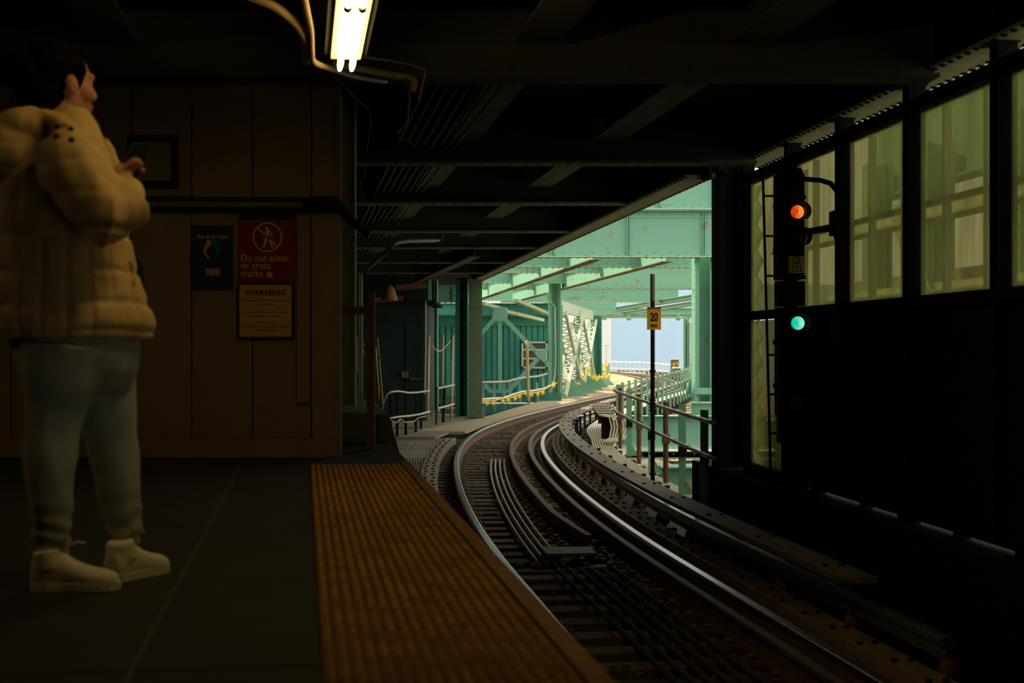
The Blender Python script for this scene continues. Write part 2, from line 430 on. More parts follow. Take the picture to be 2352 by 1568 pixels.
L.new(nz.outputs[0], mr.inputs[0]); L.new(mr.outputs[0], m1.inputs[0])
tr.inputs[0].default_value = (.50, .47, .30, 1); tl.inputs[0].default_value = (.36, .34, .20, 1)
L.new(tr.outputs[0], m1.inputs[1]); L.new(tl.outputs[0], m1.inputs[2]); L.new(m1.outputs[0], m2.inputs[1]); L.new(gl.outputs[0], m2.inputs[2]); m2.inputs[0].default_value = .03
L.new(m2.outputs[0], out.inputs[0]); GLASS = g
for i in range(len(PY) - 1):
    a, b = PY[i], PY[i + 1]
    wn = empty('window_%d' % (i + 1), rw((a + b) / 2, 0, 1.12), kind='structure')
    if i == 0:
        rbeam(a - .06, b + .06, .03, -.42, 1.03, .012, 'glass_pane', GLASS, wn)
    rbeam(a - .06, b + .06, .03, 1.12, 2.43, .012, 'glass_pane', GLASS, wn)
    if i > 0:
        for fr, wd in ((.13, .045), (.60, .06)):
            Y = a + (b - a) * fr
            MB().box(rw(Y, .16, 1.78), (.05, wd, 1.36), Matrix.Rotation(.103, 3, 'Z')).build('mullion', GREYW, wn)
        rbeam(a, b, .16, 1.78, 1.82, .05, 'glazing_bar', GREYW, wn)
    else:
        # corrugated sheet edge seen behind the first bay
        n_ = 22; z0, z1 = -.42, 2.4; poly = [rw(14.62, .05, z0)]
        poly2 = []
        for k in range(n_ + 1):
            zz = z0 + (z1 - z0) * k / n_; poly2.append(rw(14.52 if k % 2 else 14.30, .05, zz))
        poly = [rw(14.62, .05, z0)] + poly2 + [rw(14.62, .05, z1)]
        MB().slab(poly, (.02, 0, 0)).build('corrugated_sheet', transl('corrugated_plastic', (.95, 1.0, .9)), wn)
        rbeam(14.16, 13.1, .14, -.42, 2.4, .01, 'backing_sheet', transl('backing_plastic', (.42, .45, .34)), wn)
# parapet under the wall
pr = MB(); pr.prism([(RW(16) - .26, 16), (RW(16) + 1.0, 16), (RW(2) + 1.0, 2), (RW(2) - .26, 2)], -3, -.505)
pr.build('wall_parapet', BLACKST, kind='structure')
for k_, (ya, yb_) in enumerate(((14.4, 13.9), (13.2, 12.75), (12.55, 12.3), (11.3, 11.15), (10.5, 10.2), (9.5, 9.35), (8.6, 8.45), (7.3, 6.9))):
    rbeam(ya, yb_, .02, -.51, -.47, .06, 'slit_block', BLACKST, wr)  # blocks added to break up the light slit under the panels
girder('window_girder', 'black riveted girder running above the window wall, saw-edged with rivets', (RW(14.8) + .02, 14.8, 2.64), (RW(1) + .02, 1, 2.64), .36, .30, BLACKST, mf=DAYLIT, riv=.13, rr=.028, both=False)

# station column by the opening
column('station_column', 'black station column between the bright opening and the windows', (2.325, 15.1, -3), 6.0, w=.34, d=.3, m=BLACKST)
cp = empty('column_bracket', W(1640, 392, 15), 'small black hooked bracket on top of the station column', 'bracket')
MB().tube([W(1600, 408, 15), W(1608, 392, 15), W(1640, 386, 15), W(1668, 396, 15)], .035, 8).build('arm', BLACKST, cp)
MB().tube([W(1622, 382, 14.9), W(1622, 412, 14.9)], .06, 10).build('cap', BLACKST, cp)

# ceiling beams
CBY = [5.3, 9.6, 14.0, 17.9, 22.2, 25.8, 30.2, 34.4]
cbl = ['nearest the camera above the lamp', 'above the far end of the tube lamp', 'heaviest and flaking, meeting the black column', 'just beyond the black column',
       'third before the daylight opening', 'with a saw-toothed rivet row', 'thin one low over the far deck', 'farthest, over the green columns']
for k, Y in enumerate(CBY):
    xr = (LG(Y) if Y > 14.5 else RW(Y)) - .1
    girder('ceiling_beam', 'sooty riveted ceiling beam ' + cbl[k], (-8.9, Y, 2.57), (xr, Y, 2.57), .46, .30, GRIME, cat='beam', group='ceiling cross beams', mf=GRIMELIT if Y > 12 else GRIME, riv=.14 if Y > 12 else .2, rr=.016)  # underside colour carries daylight beyond the near bays
    if k < len(CBY) - 1:
        Y1 = CBY[k + 1]; j = 0
        for x0 in (2.95, 1.55, .15, -1.25, -2.65):
            j += 1
            a = (x0 - .147 * (Y + .16), Y + .16, 2.78); b = (x0 - .147 * (Y1 - .16), Y1 - .16, 2.78)
            if Y > 14 and b[0] > LG(Y1) - .3: continue
            if Y < 14.5 and b[0] > RW(Y1) - .2: continue
            names = ['rightmost', 'right of centre', 'central', 'left of centre', 'leftmost']
            r = empty('roof_stringer', a, '%s roof stringer, bay %s' % (names[j - 1], ['above the tube lamp', 'left of the signal', 'just past the black column', 'at the roof edge bend', 'before the saw-toothed beam', 'over the far deck', 'over the green columns'][k]), 'beam', 'roof stringers')
            MB().beam(a, b, .30, .025).build('bottom_flange', GRIMELIT if Y > 9 else GRIME, r)
            MB().beam((a[0], a[1], 2.9), (b[0], b[1], 2.9), .02, .23).build('web', GRIME, r)
girder('roof_edge_girder', 'long riveted girder along the right roof edge, underside catching daylight', (LG(14.9), 14.9, 2.56), (LG(38.5), 38.5, 2.56), .5, .32, GRIME, mf=DAYLIT, riv=.15, rr=.028)
girder('roof_inner_girder', 'thin diagonal girder under the dark roof left of the roof edge', (-.75, 28, 2.55), (-2.7, 39.5, 2.55), .4, .24, GRIME, mf=GRIMELIT, riv=.2)

# ------------------------------------------------------------ railway track
tb = empty('track_bed', (0, 0, ZR), kind='structure')
tmb = MB().box((0, 0, 0), (2.75, .23, .2)); tie0 = tmb.build('tie', TIE, None); tie0.parent = tb
s = s_at_y(1.5); k = 0; send = s_at_y(120)
tie_s = []
while s < send:
    p, d, r = at_s(s); tie_s.append(s); o = tie0 if k == 0 else tie0.copy()
    if k: C.objects.link(o); o.parent = tb
    j = random.uniform(-.06, .06); c = p + r * (.85 + j)
    o.location = (c.x, c.y, -1.32 + random.uniform(-.008, .004) - ZR); o.rotation_euler = (0, 0, math.atan2(r.y, r.x) + random.uniform(-.015, .015))
    k += 1; s += .49 if k < 240 else .6
    if k > 290: break
fs = MB(); rub = MB()
for s in tie_s:
    p, d, r = at_s(s); R = Matrix((r, d, Vector((0, 0, 1)))).transposed()
    if p.y > 75: continue
    for base in (0, 1.505, .93, 1.26):
        for e in (-.11, .11):
            fs.box(p + r * (base + e) + Vector((0, 0, -1.2)), (.05, .07, .05), R)
        fs.box(p + r * base + Vector((0, 0, -1.213)), (.30, .17, .02), R)
    for _ in range(9 if p.y < 40 else 3):
        q = p + r * random.uniform(-.2, 2.0) + d * random.uniform(-.2, .2); z_ = random.uniform(.012, .032)
        rub.box(q + Vector((0, 0, -1.215 + z_ * .4)), (z_ * 2, z_ * 1.4, z_), Matrix.Rotation(random.uniform(0, 3), 3, 'Z'))
    for _ in range(10 if 11 < p.y < 26 else 0):
        q = p + r * random.uniform(1.0, 1.25) + d * random.uniform(-.25, .25); z_ = random.uniform(.02, .05)
        rub.box(q + Vector((0, 0, -1.22 + z_ * .4)), (z_ * 1.5, z_ * 1.4, z_), Matrix.Rotation(random.uniform(0, 3), 3, 'Z') @ Matrix.Rotation(.5, 3, 'X'))
fs.build('fasteners', RUSTR, tb, kind='stuff')
rub.build('rubble', mat('rubble', (.20, .17, .11), .9, n=.8, ns=30), tb, kind='stuff')
HEAD = [(-.036, -.005), (-.028, 0), (.028, 0), (.036, -.005), (.036, -.035), (.015, -.045), (-.015, -.045), (-.036, -.035)]
FOOT = [(-.008, -.045), (.008, -.045), (.010, -.14), (.068, -.150), (.068, -.165), (-.068, -.165), (-.068, -.150), (-.010, -.14)]
def rail(name, label, off, y0, y1, z=ZR, hm=POL, f=None, group=None):
    pts, nr = tp(off, y0, y1, z, .5, f); root = empty(name, pts[0], label, 'rail', group)
    MB().sweep(pts, nr, HEAD).build('rail_head', hm, root); MB().sweep(pts, nr, FOOT).build('rail_foot', RUSTR, root)
rail('running_rail', 'left running rail, bright-headed, curving beside the yellow platform strip', 0, 1, 128)
rail('running_rail', 'right running rail, with the broad white glare streak in the foreground', 1.505, 1, 128)
rail('guard_rail', 'rust-brown guard rail ending loose mid-track in the foreground', .93, 13.7, 118, ZR - .01, RUSTR, f=lambda t, y: .0 if y > 15.6 else (15.6 - y) * .05)
rail('guard_rail', 'dull guard rail tight against the inside of the right running rail', 1.27, 1, 118, ZR - .005, mat('dull_rail_head', (.15, .12, .07), .7, .1, n=.5, ns=20))
# timber guards with bolts
def guard(name, label, off, wd, y0, y1, z, seg, m, h=.12, bolts=True, thick=None):
    pts, nr = tp(off, y0, y1, z, .5); root = empty(name, pts[0], label, 'timber'); n = int(seg / .5); bo = MB()
    for i in range(0, len(pts) - 1, n):
        pp = pts[i:i + n + 1]; q = nr[i:i + n + 1]
        if len(pp) < 2: break
        pp = [Vector(v) for v in pp]; pp[-1] = pp[-1].lerp(pp[-2], .03)
        MB().sweep(pp, q, [(-wd / 2, 0), (wd / 2, 0), (wd / 2, -h), (-wd / 2, -h)]).build('timber', m, root)
    if bolts:
        for i, (p, r) in enumerate(zip(pts, nr)):
            bo.tube([p + r * (wd * .2 * (1 if i % 2 else -1)), p + r * (wd * .2 * (1 if i % 2 else -1)) + Vector((0, 0, .02))], .02, 6)
            if y1 < 60 or p.y < 40: bo.tube([p + r * (wd * .28 * (-1 if i % 2 else 1)), p + r * (wd * .28 * (-1 if i % 2 else 1)) + Vector((0, 0, .018))], .018, 6)
        bo.build('bolts', BLACKST, root, kind='stuff')
    return root
guard('timber_guard', 'bolted brown timber guard left of the left rail, below the platform', -.40, .24, 4, 29, -1.07, 3, PLANK)
guard('timber_guard', 'bolted timber guard just right of the glaring right rail', 1.80, .20, 3, 62, -1.06, 3.5, PLANK)
# third rail and cover board
pts, nr = tp(2.10, 8, 70, -.93, .5); tr_ = empty('third_rail', pts[0], 'grey third rail on insulators under the timber cover board', 'rail')
MB().sweep(pts, nr, [(-.045, -.02), (-.03, 0), (.03, 0), (.045, -.02), (.045, -.045), (.012, -.06), (.012, -.10), (.05, -.115), (.05, -.13), (-.05, -.13), (-.05, -.115), (-.012, -.10), (-.012, -.06), (-.045, -.045)]).build('rail_bar', mat('third_rail_steel', (.38, .40, .36), .35, .8, n=.4, ns=12), tr_)
for i in range(0, len(pts), 3):
    MB().tube([pts[i] + Vector((0, 0, -.13)), pts[i] + Vector((0, 0, -.2)), pts[i] + Vector((0, 0, -.29))], [.05, .07, .06], 8).build('insulator', RUST, tr_)
cb = guard('cover_board', 'weathered timber cover board on brackets above the third rail', 1.95, .25, 9, 64, -.74, 2.5, BOARD, h=.04, bolts=False)
pts, nr = tp(2.16, 9, 64, -.74, .5)
for i in range(1, len(pts), 3):
    b = MB(); b.beam(pts[i] + Vector((0, 0, -.02)), pts[i] + Vector((0, 0, -.44)), .03, .05, up=nr[i])
    b.beam(pts[i] + Vector((0, 0, -.045)), pts[i] - nr[i] * .30 + Vector((0, 0, -.045)), .05, .02)
    b.tube([pts[i] - nr[i] * .14, pts[i] - nr[i] * .14 + Vector((0, 0, .014))], .02, 6); b.tube([pts[i] - nr[i] * .26, pts[i] - nr[i] * .26 + Vector((0, 0, .014))], .02, 6)
    b.build('bracket', BLACKST, cb)
# right-hand walkway bearers and conduits
wk = empty('walkway', (2, 20, -1.1), 'timber bearers carrying the pale conduits right of the cover board', 'walkway')
s = s_at_y(16.9); s1 = s_at_y(66)
while s < s1:
    p, d, r = at_s(s); R = Matrix((r, d, Vector((0, 0, 1)))).transposed()
    MB().box(p + r * 2.56 + Vector((0, 0, -1.09)), (.56, .14, .14), R).build('bearer', TIE, wk); s += 1.1
NC = 9
for k in range(NC):
    o_ = 2.36 + .043 * k
    pts, nr = tp(o_, 16.4, 60, -1.0, .6, f=lambda t, y, k=k: (.10 * max(0, 1 - abs(y - 27.5) / 3.5)))
    c = MB().tube(pts, .0165, 6).build('conduit', COND, None, 'pale conduit %s of the walkway bundle counted from the third rail' % ['first', 'second', 'third', 'fourth', 'fifth', 'sixth', 'seventh', 'eighth', 'ninth'][k], 'conduit', 'walkway conduits', smooth=True)
# raised duct with draped cables
cdct = empty('cable_duct', W(1385, 960, 26), 'raised dark cable duct with pale cables draped over its near end', 'duct')
pa, nra = tp(2.68, 26, 31.5, -.50, .5)
MB().sweep(pa, nra, [(-.15, 0), (.12, 0), (.12, -.05), (-.15, -.05)]).build('top_plate', BLACKST, cdct)
for i in (0, len(pa) - 1): MB().box(pa[i] + Vector((0, .05, -.22)), (.2, .08, .36)).build('support', BLACKST, cdct)
for k in range(7):
    q = [p + r * (-.13 + .045 * k) + Vector((0, 0, .02)) for p, r in zip(pa, nra)][::-1]
    e = q[-1]; q += [e + Vector((.16 + .01 * k, -.12, -.02)), e + Vector((.2 + .01 * k, -.14, -.2)), e + Vector((.16, -.2, -.40)), e + Vector((.02 - .01 * k, -.4, -.46))]
    MB().tube(q, .019, 6).build('cable', COND, cdct, smooth=True)
for i in range(1, len(pa), 2): MB().box(pa[i] + Vector((0, 0, .045)), (.36, .03, .015)).build('clamp', BLACKST, cdct)
# centre conduits
for k in range(4):
    pts, nr = tp(.40 + .075 * k, 12.7, 24.8, -1.19, .5, f=lambda t, y: .18 * t)
    MB().tube(pts, .02, 6).build('track_conduit', CONDD if 0 else mat('track_pipe', (.34, .27, .15), .6, n=.5, ns=15), None, '%s of four brown conduits laid between the rails beyond the cover plate' % ['leftmost', 'second', 'third', 'rightmost'][k], 'conduit', 'centre track conduits', smooth=True)
for k in range(6):
    pts, nr = tp(.50 + .10 * k, 5, 12.3, -1.17, .5)
    MB().tube(pts, .02, 6).build('track_conduit', CONDD, None, '%s of six dim conduits between the rails in the foreground dark' % ['leftmost', 'second', 'third', 'fourth', 'fifth', 'rightmost'][k], 'conduit', 'foreground track conduits', smooth=True)
pl = empty('cover_plate', W(1308, 1245, 13), 'grey cover plate lying across the ties where conduits end', 'plate')
MB().box((.52, 13.1, -1.12), (.46, .42, .03), Matrix.Rotation(.1, 3, 'Z')).build('plate', mat('grey_cover', (.26, .24, .17), .8, n=.5), pl)
for e in (-.2, .2): MB().box((.52 + e, 13.1, -1.17), (.04, .40, .08), Matrix.Rotation(.1, 3, 'Z')).build('batten', CONDD, pl)

# speed sign
sp = W(1499, 1100, 17.4); sg = empty('speed_sign', sp, 'amber speed sign on a tall dark pole beside the conduits', 'sign')
MB().tube([(sp.x, 17.4, -.92), (sp.x, 17.4, 1.655)], .026, 10).build('pole', BLACKST, sg, smooth=True)
MB().tube([(sp.x, 17.4, 1.33), (sp.x, 17.4, 1.66)], .029, 10).build('pole_top', mat('worn_pole', (.2, .18, .12), .6, n=.8, ns=25), sg)
for z in (.46, .10, .06, .02, -.02, -.55, -.8): MB().tube([(sp.x, 17.4, z), (sp.x, 17.4, z + .03)], .038, 8).build('clamp', BLACKST, sg)
MB().box((sp.x, 17.4, -.9), (.2, .2, .03)).build('foot', BLACKST, sg)
x0, x1 = W(1486, 0, 17.36).x, W(1518, 0, 17.36).x
MB().bb(x0, x1, 17.35, 17.362, W(0, 757, 17.36).z, W(0, 709, 17.36).z).build('plate', SIGNY, sg)
MB().bb(x0 + .002, x1 - .002, 17.345, 17.364, W(0, 709, 17.36).z, W(0, 705, 17.36).z).build('top_edge', RUST, sg)
text('numerals', '20', .142, BLK, sg, ((x0 + x1) / 2, 17.349, W(0, 737, 17.36).z), align='CENTER', bold=.03, sx=.68)
text('lettering', 'MILES', .052, BLK, sg, ((x0 + x1) / 2, 17.349, W(0, 751, 17.36).z), align='CENTER', bold=.03, sx=.62)
for e in (x0 + .03, x1 - .03): MB().dome((e, 17.35, W(0, 713.5, 17.36).z), .007).build('bolt', BLK, sg)
MB().dome(((x0 + x1) / 2, 17.35, W(0, 754, 17.36).z), .004).build('bolt', BLK, sg)

# ------------------------------------------------------------ signal
ZS = 12.3; sc_ = ZS / F
sgx = lambda x: (x - 1176) * sc_
sgz = lambda y: CAMZ + (800 - y) * sc_
si = empty('railway_signal', (sgx(1820), ZS, -1.1), 'tall black railway signal with lit orange and green lenses', 'signal')
def sb(x0, x1, y0, y1, d0, d1, nm, m=BLACKST): return MB().bb(sgx(x0), sgx(x1), ZS + d0, ZS + d1, sgz(y1), sgz(y0)).build(nm, m, si)
sb(1787, 1848, 398, 640, 0, .22, 'upper_head'); sb(1793, 1845, 388, 399, .02, .2, 'head_cap'); sb(1836, 1844, 384, 390, .05, .1, 'lug')
sb(1789, 1850, 645, 702, .01, .21, 'middle_box'); sb(1790, 1852, 706, 955, 0, .22, 'lower_head'); sb(1793, 1842, 957, 1018, .03, .19, 'base_box')
MB().tube([(sgx(1812), ZS + .12, sgz(1018)), (sgx(1812), ZS + .12, -1.2)], .045, 8).build('mast', BLACKST, si)
MB().box((sgx(1812), ZS + .12, -1.18), (.3, .3, .05)).build('foot_plate', BLACKST, si)
for yy in (466, 568, 780, 880): sb(1780, 1788, yy, yy + 12, .03, .1, 'hinge')
for yy in (455, 640, 890): sb(1847, 1853, yy - 8, yy, .03, .1, 'latch')
def lens(x, y, m, lit, tilt):
    r = .058; c = Vector((sgx(x), ZS - .02, sgz(y)))
    MB().tube([c + Vector((0, .03, 0)), c + Vector((0, -.005, 0))], .072, 24).build('lens_ring', BLACKST, si)
    b = MB(); nn = 20; prev = None; base = len(b.v)
    rings = [(1, .0), (.9, .012), (.82, .010), (.72, .020), (.64, .018), (.54, .026), (.46, .024), (.35, .030), (.2, .034)]
    for (q, h) in rings:
        for k in range(nn):
            an = 2 * math.pi * k / nn; b.v.append(c + Vector((math.cos(an) * r * q, -.006 - h, math.sin(an) * r * q)))
    b.v.append(c + Vector((0, -.042, 0)))
    for i in range(len(rings) - 1):
        for k in range(nn):
            k2 = (k + 1) % nn; b.f.append([i * nn + k, i * nn + k2, (i + 1) * nn + k2, (i + 1) * nn + k])
    i = len(rings) - 1
    for k in range(nn): b.f.append([i * nn + k, i * nn + (k + 1) % nn, len(b.v) - 1])
    b.build(lit, m, si, smooth=True)
    # hood: part cylinder over the lens, open towards the lower left
    h = MB(); n_ = 14
    for k in range(n_):
        a0 = math.radians(-50 + 175 * k / n_); a1 = math.radians(-50 + 175 * (k + 1) / n_)
        p = [c + Vector((math.cos(a) * .078, 0, math.sin(a) * .078)) for a in (a0, a1)]
        L0 = .10; h.slab([p[0], p[1], p[1] + Vector((.02, -L0, 0)), p[0] + Vector((.02, -L0, 0))], (math.cos(a0) * .006, 0, math.sin(a0) * .006))
    h.build('hood', BLACKST, si)
def lensmat(name, c1, c2, s):
    m = bpy.data.materials.new(name); m.use_nodes = True; nt = m.node_tree; L = nt.links; b = nt.nodes['Principled BSDF']
    b.inputs['Base Color'].default_value = (*c1, 1); b.inputs['Roughness'].default_value = .2
    lw = nt.nodes.new('ShaderNodeTexCoord'); nz = nt.nodes.new('ShaderNodeTexNoise'); nz.inputs['Scale'].default_value = 18
    mx = nt.nodes.new('ShaderNodeMix'); mx.data_type = 'RGBA'; mx.inputs[6].default_value = (*c1, 1); mx.inputs[7].default_value = (*c2, 1)
    nz.inputs['Scale'].default_value = 70; L.new(lw.outputs['Object'], nz.inputs['Vector'])
    sp_ = nt.nodes.new('ShaderNodeSeparateXYZ'); L.new(lw.outputs['Normal'], sp_.inputs[0])
    a1 = nt.nodes.new('ShaderNodeMath'); a1.operation = 'MULTIPLY_ADD'; a1.inputs[1].default_value = 1.3; a1.inputs[2].default_value = -.25
    L.new(sp_.outputs[0], a1.inputs[0]); a2 = nt.nodes.new('ShaderNodeMath'); a2.operation = 'MULTIPLY_ADD'; a2.inputs[1].default_value = 1.1; a2.use_clamp = True
    L.new(nz.outputs[0], a2.inputs[0]); L.new(a1.outputs[0], a2.inputs[2]); L.new(a2.outputs[0], mx.inputs[0])
    L.new(mx.outputs[2], b.inputs['Emission Color']); b.inputs['Emission Strength'].default_value = s
    return m
lens(1830, 487, lensmat('orange_lens', (.5, .03, .002), (1, .34, .05), 1.15), 'orange_lens', 0)
lens(1831, 742, lensmat('green_lens', (.0, .55, .34), (.35, 1, .85), 1.0), 'green_lens', 0)
lens(1832, 545, mat('dark_lens', (.02, .02, .02), .15), 'unlit_lens', 0)
sb(1811, 1848, 589, 627, -.012, -.001, 'number_plate', mat('plate_cream', (.50, .47, .30), .5, emit=None, n=.3, ns=60))
xm = sgx(1829.5)
text('number', 'GI', .085, BLK, si, (xm, ZS - .0135, sgz(606)), sx=.75)
text('number', '122', .085, BLK, si, (xm, ZS - .0135, sgz(624)), sx=.75)
sb(1813, 1848, 906, 943, -.012, -.001, 'lower_plate', mat('plate_dim', (.05, .045, .03), .7))
pw = rw(11.7)
MB().tube([W(1845, 411, 12.38), W(1885, 414, 12.15), W(1908, 421, 11.9), W(1922, 438, 11.7), W(1928, 490, 11.55)], .022, 8).build('conduit_arm', BLACKST, si, smooth=True)
MB().tube([W(1845, 534, 12.4), W(1912, 522, 11.6)], .03, 8).build('support_arm', BLACKST, si)
b0, b1 = W(1909, 541, 11.5), W(1942, 485, 11.5)
MB().bb(b0.x, b1.x, 11.42, 11.58, b0.z, b1.z).build('junction_box', BLACKST, si)
MB().tube([W(1920, 540, 11.5), W(1920, 549, 11.5)], .02, 8).build('drip_plug', BLACKST, si)
ld = empty('signal_ladder', (sgx(1768), ZS + .1, -1.2), 'thin black single-rail ladder left of the signal', 'ladder')
MB().tube([(sgx(1757), ZS + .1, sgz(395)), (sgx(1776), ZS + .1, sgz(1130))], .012, 6).build('rail', BLACKST, ld)
for yy in (447, 540, 632, 722, 815, 906, 996): MB().tube([(sgx(1757 + (yy - 395) * .026), ZS + .1, sgz(yy)), (sgx(1790), ZS + .1, sgz(yy))], .011, 6).build('rung', BLACKST, ld)

# ------------------------------------------------------------ booth signs
def sign(name, label, cat, x0, x1, y0, y1, m, th=.012, off=.0):
    r = empty(name, (wx((x0 + x1) / 2), ZW - off, wz(y1)), label, cat)
    MB().bb(wx(x0), wx(x1), ZW - off - th, ZW - off, wz(y1), wz(y0)).build('board', m, r); return r
fy = ZW - .0145
po = sign('poster', 'dark navy poster reading 988 with a heart-shaped logo', 'poster', 440, 536, 518, 665, NAVY)
text('lettering', 'but so is hope', .036, CREAM, po, (wx(489), fy, wz(547)), bold=.01)
text('numerals', '988', .068, CREAM, po, (wx(489), fy, wz(633)), bold=.01, sx=1.0)
def arc_logo(m, sx, par):
    b = MB(); c = Vector((wx(487), fy - .001, wz(575))); pts = []
    for k in range(13):
        a = math.radians(60 + 150 * k / 12); t = k / 12
        rr = .036; wv = .003 + .010 * math.sin(math.pi * min(1, t * 1.0))
        pts.append((Vector((math.cos(a) * rr * .9 - .012, 0, math.sin(a) * rr + .005 - t * t * .02)), wv))
    pts.append((Vector((-.030, 0, -.040)), .008)); pts.append((Vector((-.008, 0, -.062)), .001))
    for (p, w0), (q, w1) in zip(pts, pts[1:]):
        d = (q - p).normalized(); n = Vector((d.z, 0, -d.x)); P_ = [p + n * w0, q + n * w1, q - n * w1, p - n * w0]
        b.slab([c + Vector((v.x * sx, 0, v.z)) for v in P_], (0, -.001, 0))
    hc = c + Vector((-.020 * sx, 0, .058)); b.disc(hc, .015, (0, -1, 0), .002)
    b.build('logo', m, par)
arc_logo(ORNG, 1, po); arc_logo(LGRN, -1, po)
dn = sign('warning_sign', 'maroon no-entry sign with a struck-through walking figure', 'sign', 548, 681, 505, 650, MAROON)
MB().bb(wx(552), wx(681), ZW - .02, ZW, wz(504), wz(492)).build('header_bar', BLK, dn)
cc = Vector((wx(615), fy, wz(545))); R1 = .102
b = MB(); n_ = 40
for k in range(n_):
    a0, a1 = 2 * math.pi * k / n_, 2 * math.pi * (k + 1) / n_
    b.slab([cc + Vector((math.cos(a0) * R1, 0, math.sin(a0) * R1)), cc + Vector((math.cos(a1) * R1, 0, math.sin(a1) * R1)), cc + Vector((math.cos(a1) * (R1 - .009), 0, math.sin(a1) * (R1 - .009))), cc + Vector((math.cos(a0) * (R1 - .009), 0, math.sin(a0) * (R1 - .009)))], (0, -.001, 0))
b.beam(cc + Vector((-.068, 0, .068)), cc + Vector((.068, 0, -.068)), .001, .010, up=(.7, 0, .7))
b.build('ring', CREAM, dn)
f_ = MB(); f_.disc(cc + Vector((-.003, 0, .062)), .011, (0, -1, 0), .001)
for p, q, w_ in (((-.003, .050), (-.002, .0), .026), ((-.006, .002), (-.026, -.072), .013), ((.0, .002), (.022, -.04), .013), ((.022, -.04), (.034, -.07), .011),
                ((-.012, .045), (-.026, .005), .009), ((.008, .045), (.028, .028), .009), ((.028, .028), (.032, .0), .008)):
    f_.beam(cc + Vector((p[0], 0, p[1])), cc + Vector((q[0], 0, q[1])), w_, .001, up=(0, 1, 0))
f_.build('figure', CREAM, dn)
text('lettering', 'Do not enter', .066, CREAM, dn, (wx(554), fy, wz(600)), align='LEFT', bold=.008, sx=.92)
text('lettering', 'or cross', .066, CREAM, dn, (wx(554), fy, wz(617)), align='LEFT', bold=.008, sx=.92)
text('lettering', 'tracks', .066, CREAM, dn, (wx(554), fy, wz(635)), align='LEFT', bold=.008, sx=.95)
MB().disc((wx(620), fy, wz(631)), .021, (0, -1, 0), .001).build('dot', CREAM, dn)
yw = sign('warning_sign', 'yellow printed warning sheet in a black frame below the maroon sign', 'sign', 546, 677, 648, 779, BLK, .008)
MB().bb(wx(551), wx(671), ZW - .012, ZW - .008, wz(773), wz(654)).build('sheet', YSIGN, yw)
for a in ((546, 551, 648, 779), (671, 677, 648, 779), (551, 671, 648, 653), (551, 671, 774, 779)): MB().bb(wx(a[0]), wx(a[1]), ZW - .022, ZW, wz(a[3]), wz(a[2])).build('frame', BLK, yw)
text('heading', 'WARNING', .052, BLK, yw, (wx(611), fy, wz(678)), bold=.02, sx=1.12)
for yy, hw in ((690, 56), (699, 20), (717, 50), (726, 34), (741, 22), (750, 56), (758, 30)):
    MB().bb(wx(611 - hw), wx(611 + hw), ZW - .0135, ZW - .012, wz(yy + 1.2), wz(yy - 1.2)).build('text_line', mat('faded_ink', (.12, .08, .02), .6), yw)
bf = empty('black_frame', (wx(360), ZW, wz(430)), 'empty black square frame on the wall behind the phone', 'frame')
for a in ((310, 410, 310, 327), (395, 410, 327, 416), (300, 410, 416, 433), (296, 306, 310, 433)): MB().bb(wx(a[0]), wx(a[1]), ZW - .02, ZW, wz(a[3]), wz(a[2])).build('frame_side', BLK, bf)
MB().bb(wx(306), wx(395), ZW - .008, ZW, wz(416), wz(327)).build('insert', WALLM, bf)
wp = empty('wall_pipe', (wx(500), ZW - .05, wz(470)), 'horizontal grimy pipe pair along the booth wall above the signs', 'pipe')
for yy, rr, mm in ((460, .022, BLACKST), (470, .024, CONCD), (481, .018, BLACKST)):
    MB().tube([(wx(x), ZW - .04, wz(yy + (x - 300) * .004)) for x in (150, 300, 450, 600, 730, 778)], rr, 8).build('pipe', mm, wp, smooth=True)
MB().tube([(wx(700), ZW - .06, wz(470)), (wx(730), ZW - .07, wz(466)), (wx(770), ZW - .06, wz(470)), (wx(783), ZW, wz(480)), (wx(800), ZW + .15, wz(502)), (wx(832), ZW + .3, wz(527))], [.02, .045, .05, .045, .03, .025], 8).build('bend', BLACKST, wp, smooth=True)

# ------------------------------------------------------------ tube lamps
TUBE = bpy.data.materials.new('tube_light'); TUBE.use_nodes = True; nb = TUBE.node_tree.nodes['Principled BSDF']
nb.inputs['Emission Color'].default_value = (1, .70, .30, 1); nb.inputs['Emission Strength'].default_value = 14
def lamp(u0, u1, v, z, label):
    a = S(v, u0, z); b = S(v, u1, z); r = empty('tube_lamp', a, label, 'lamp', 'platform tube lamps')
    h = MB(); h.beam(a + Vector((0, 0, .075)), b + Vector((0, 0, .075)), .17, .03); h.build('reflector', mat('lamp_tray', (.9, .8, .5), .5), r)
    MB().beam(a + Vector((0, 0, .13)) - DV * .1, b + Vector((0, 0, .13)) + DV * .02, .24, .08).build('housing', GRIME, r)
    for e in (-.034, .034):
        n_ = 12; pts = [a + NV * e + (b - a) * (k / n_) for k in range(n_ + 1)]
        MB().tube(pts, [.008] + [.0165] * (n_ - 1) + [.010], 12).build('tube', TUBE, r, smooth=True)
        MB().tube([a + NV * e + DV * .12 + Vector((0, 0, -.002)), a + NV * e + DV * .2 + Vector((0, 0, .0))], .020, 10).build('socket', BLK, r)
    for t in (.15, .85):
        p = a.lerp(b, t); MB().tube([p + Vector((0, 0, .17)), p + Vector((0, 0, .68))], .01, 6).build('hanger', BLACKST, r)
    return r
lamp(6.55, 8.22, .243, 2.35, 'glowing twin-tube lamp hanging under the dark ceiling')
lamp(3.3, 4.9, .243, 2.35, 'second twin-tube lamp of the platform row, above the near platform edge')
lamp(4.6, 6.2, -4.3, 2.35, 'twin-tube lamp of the far left row behind the person')
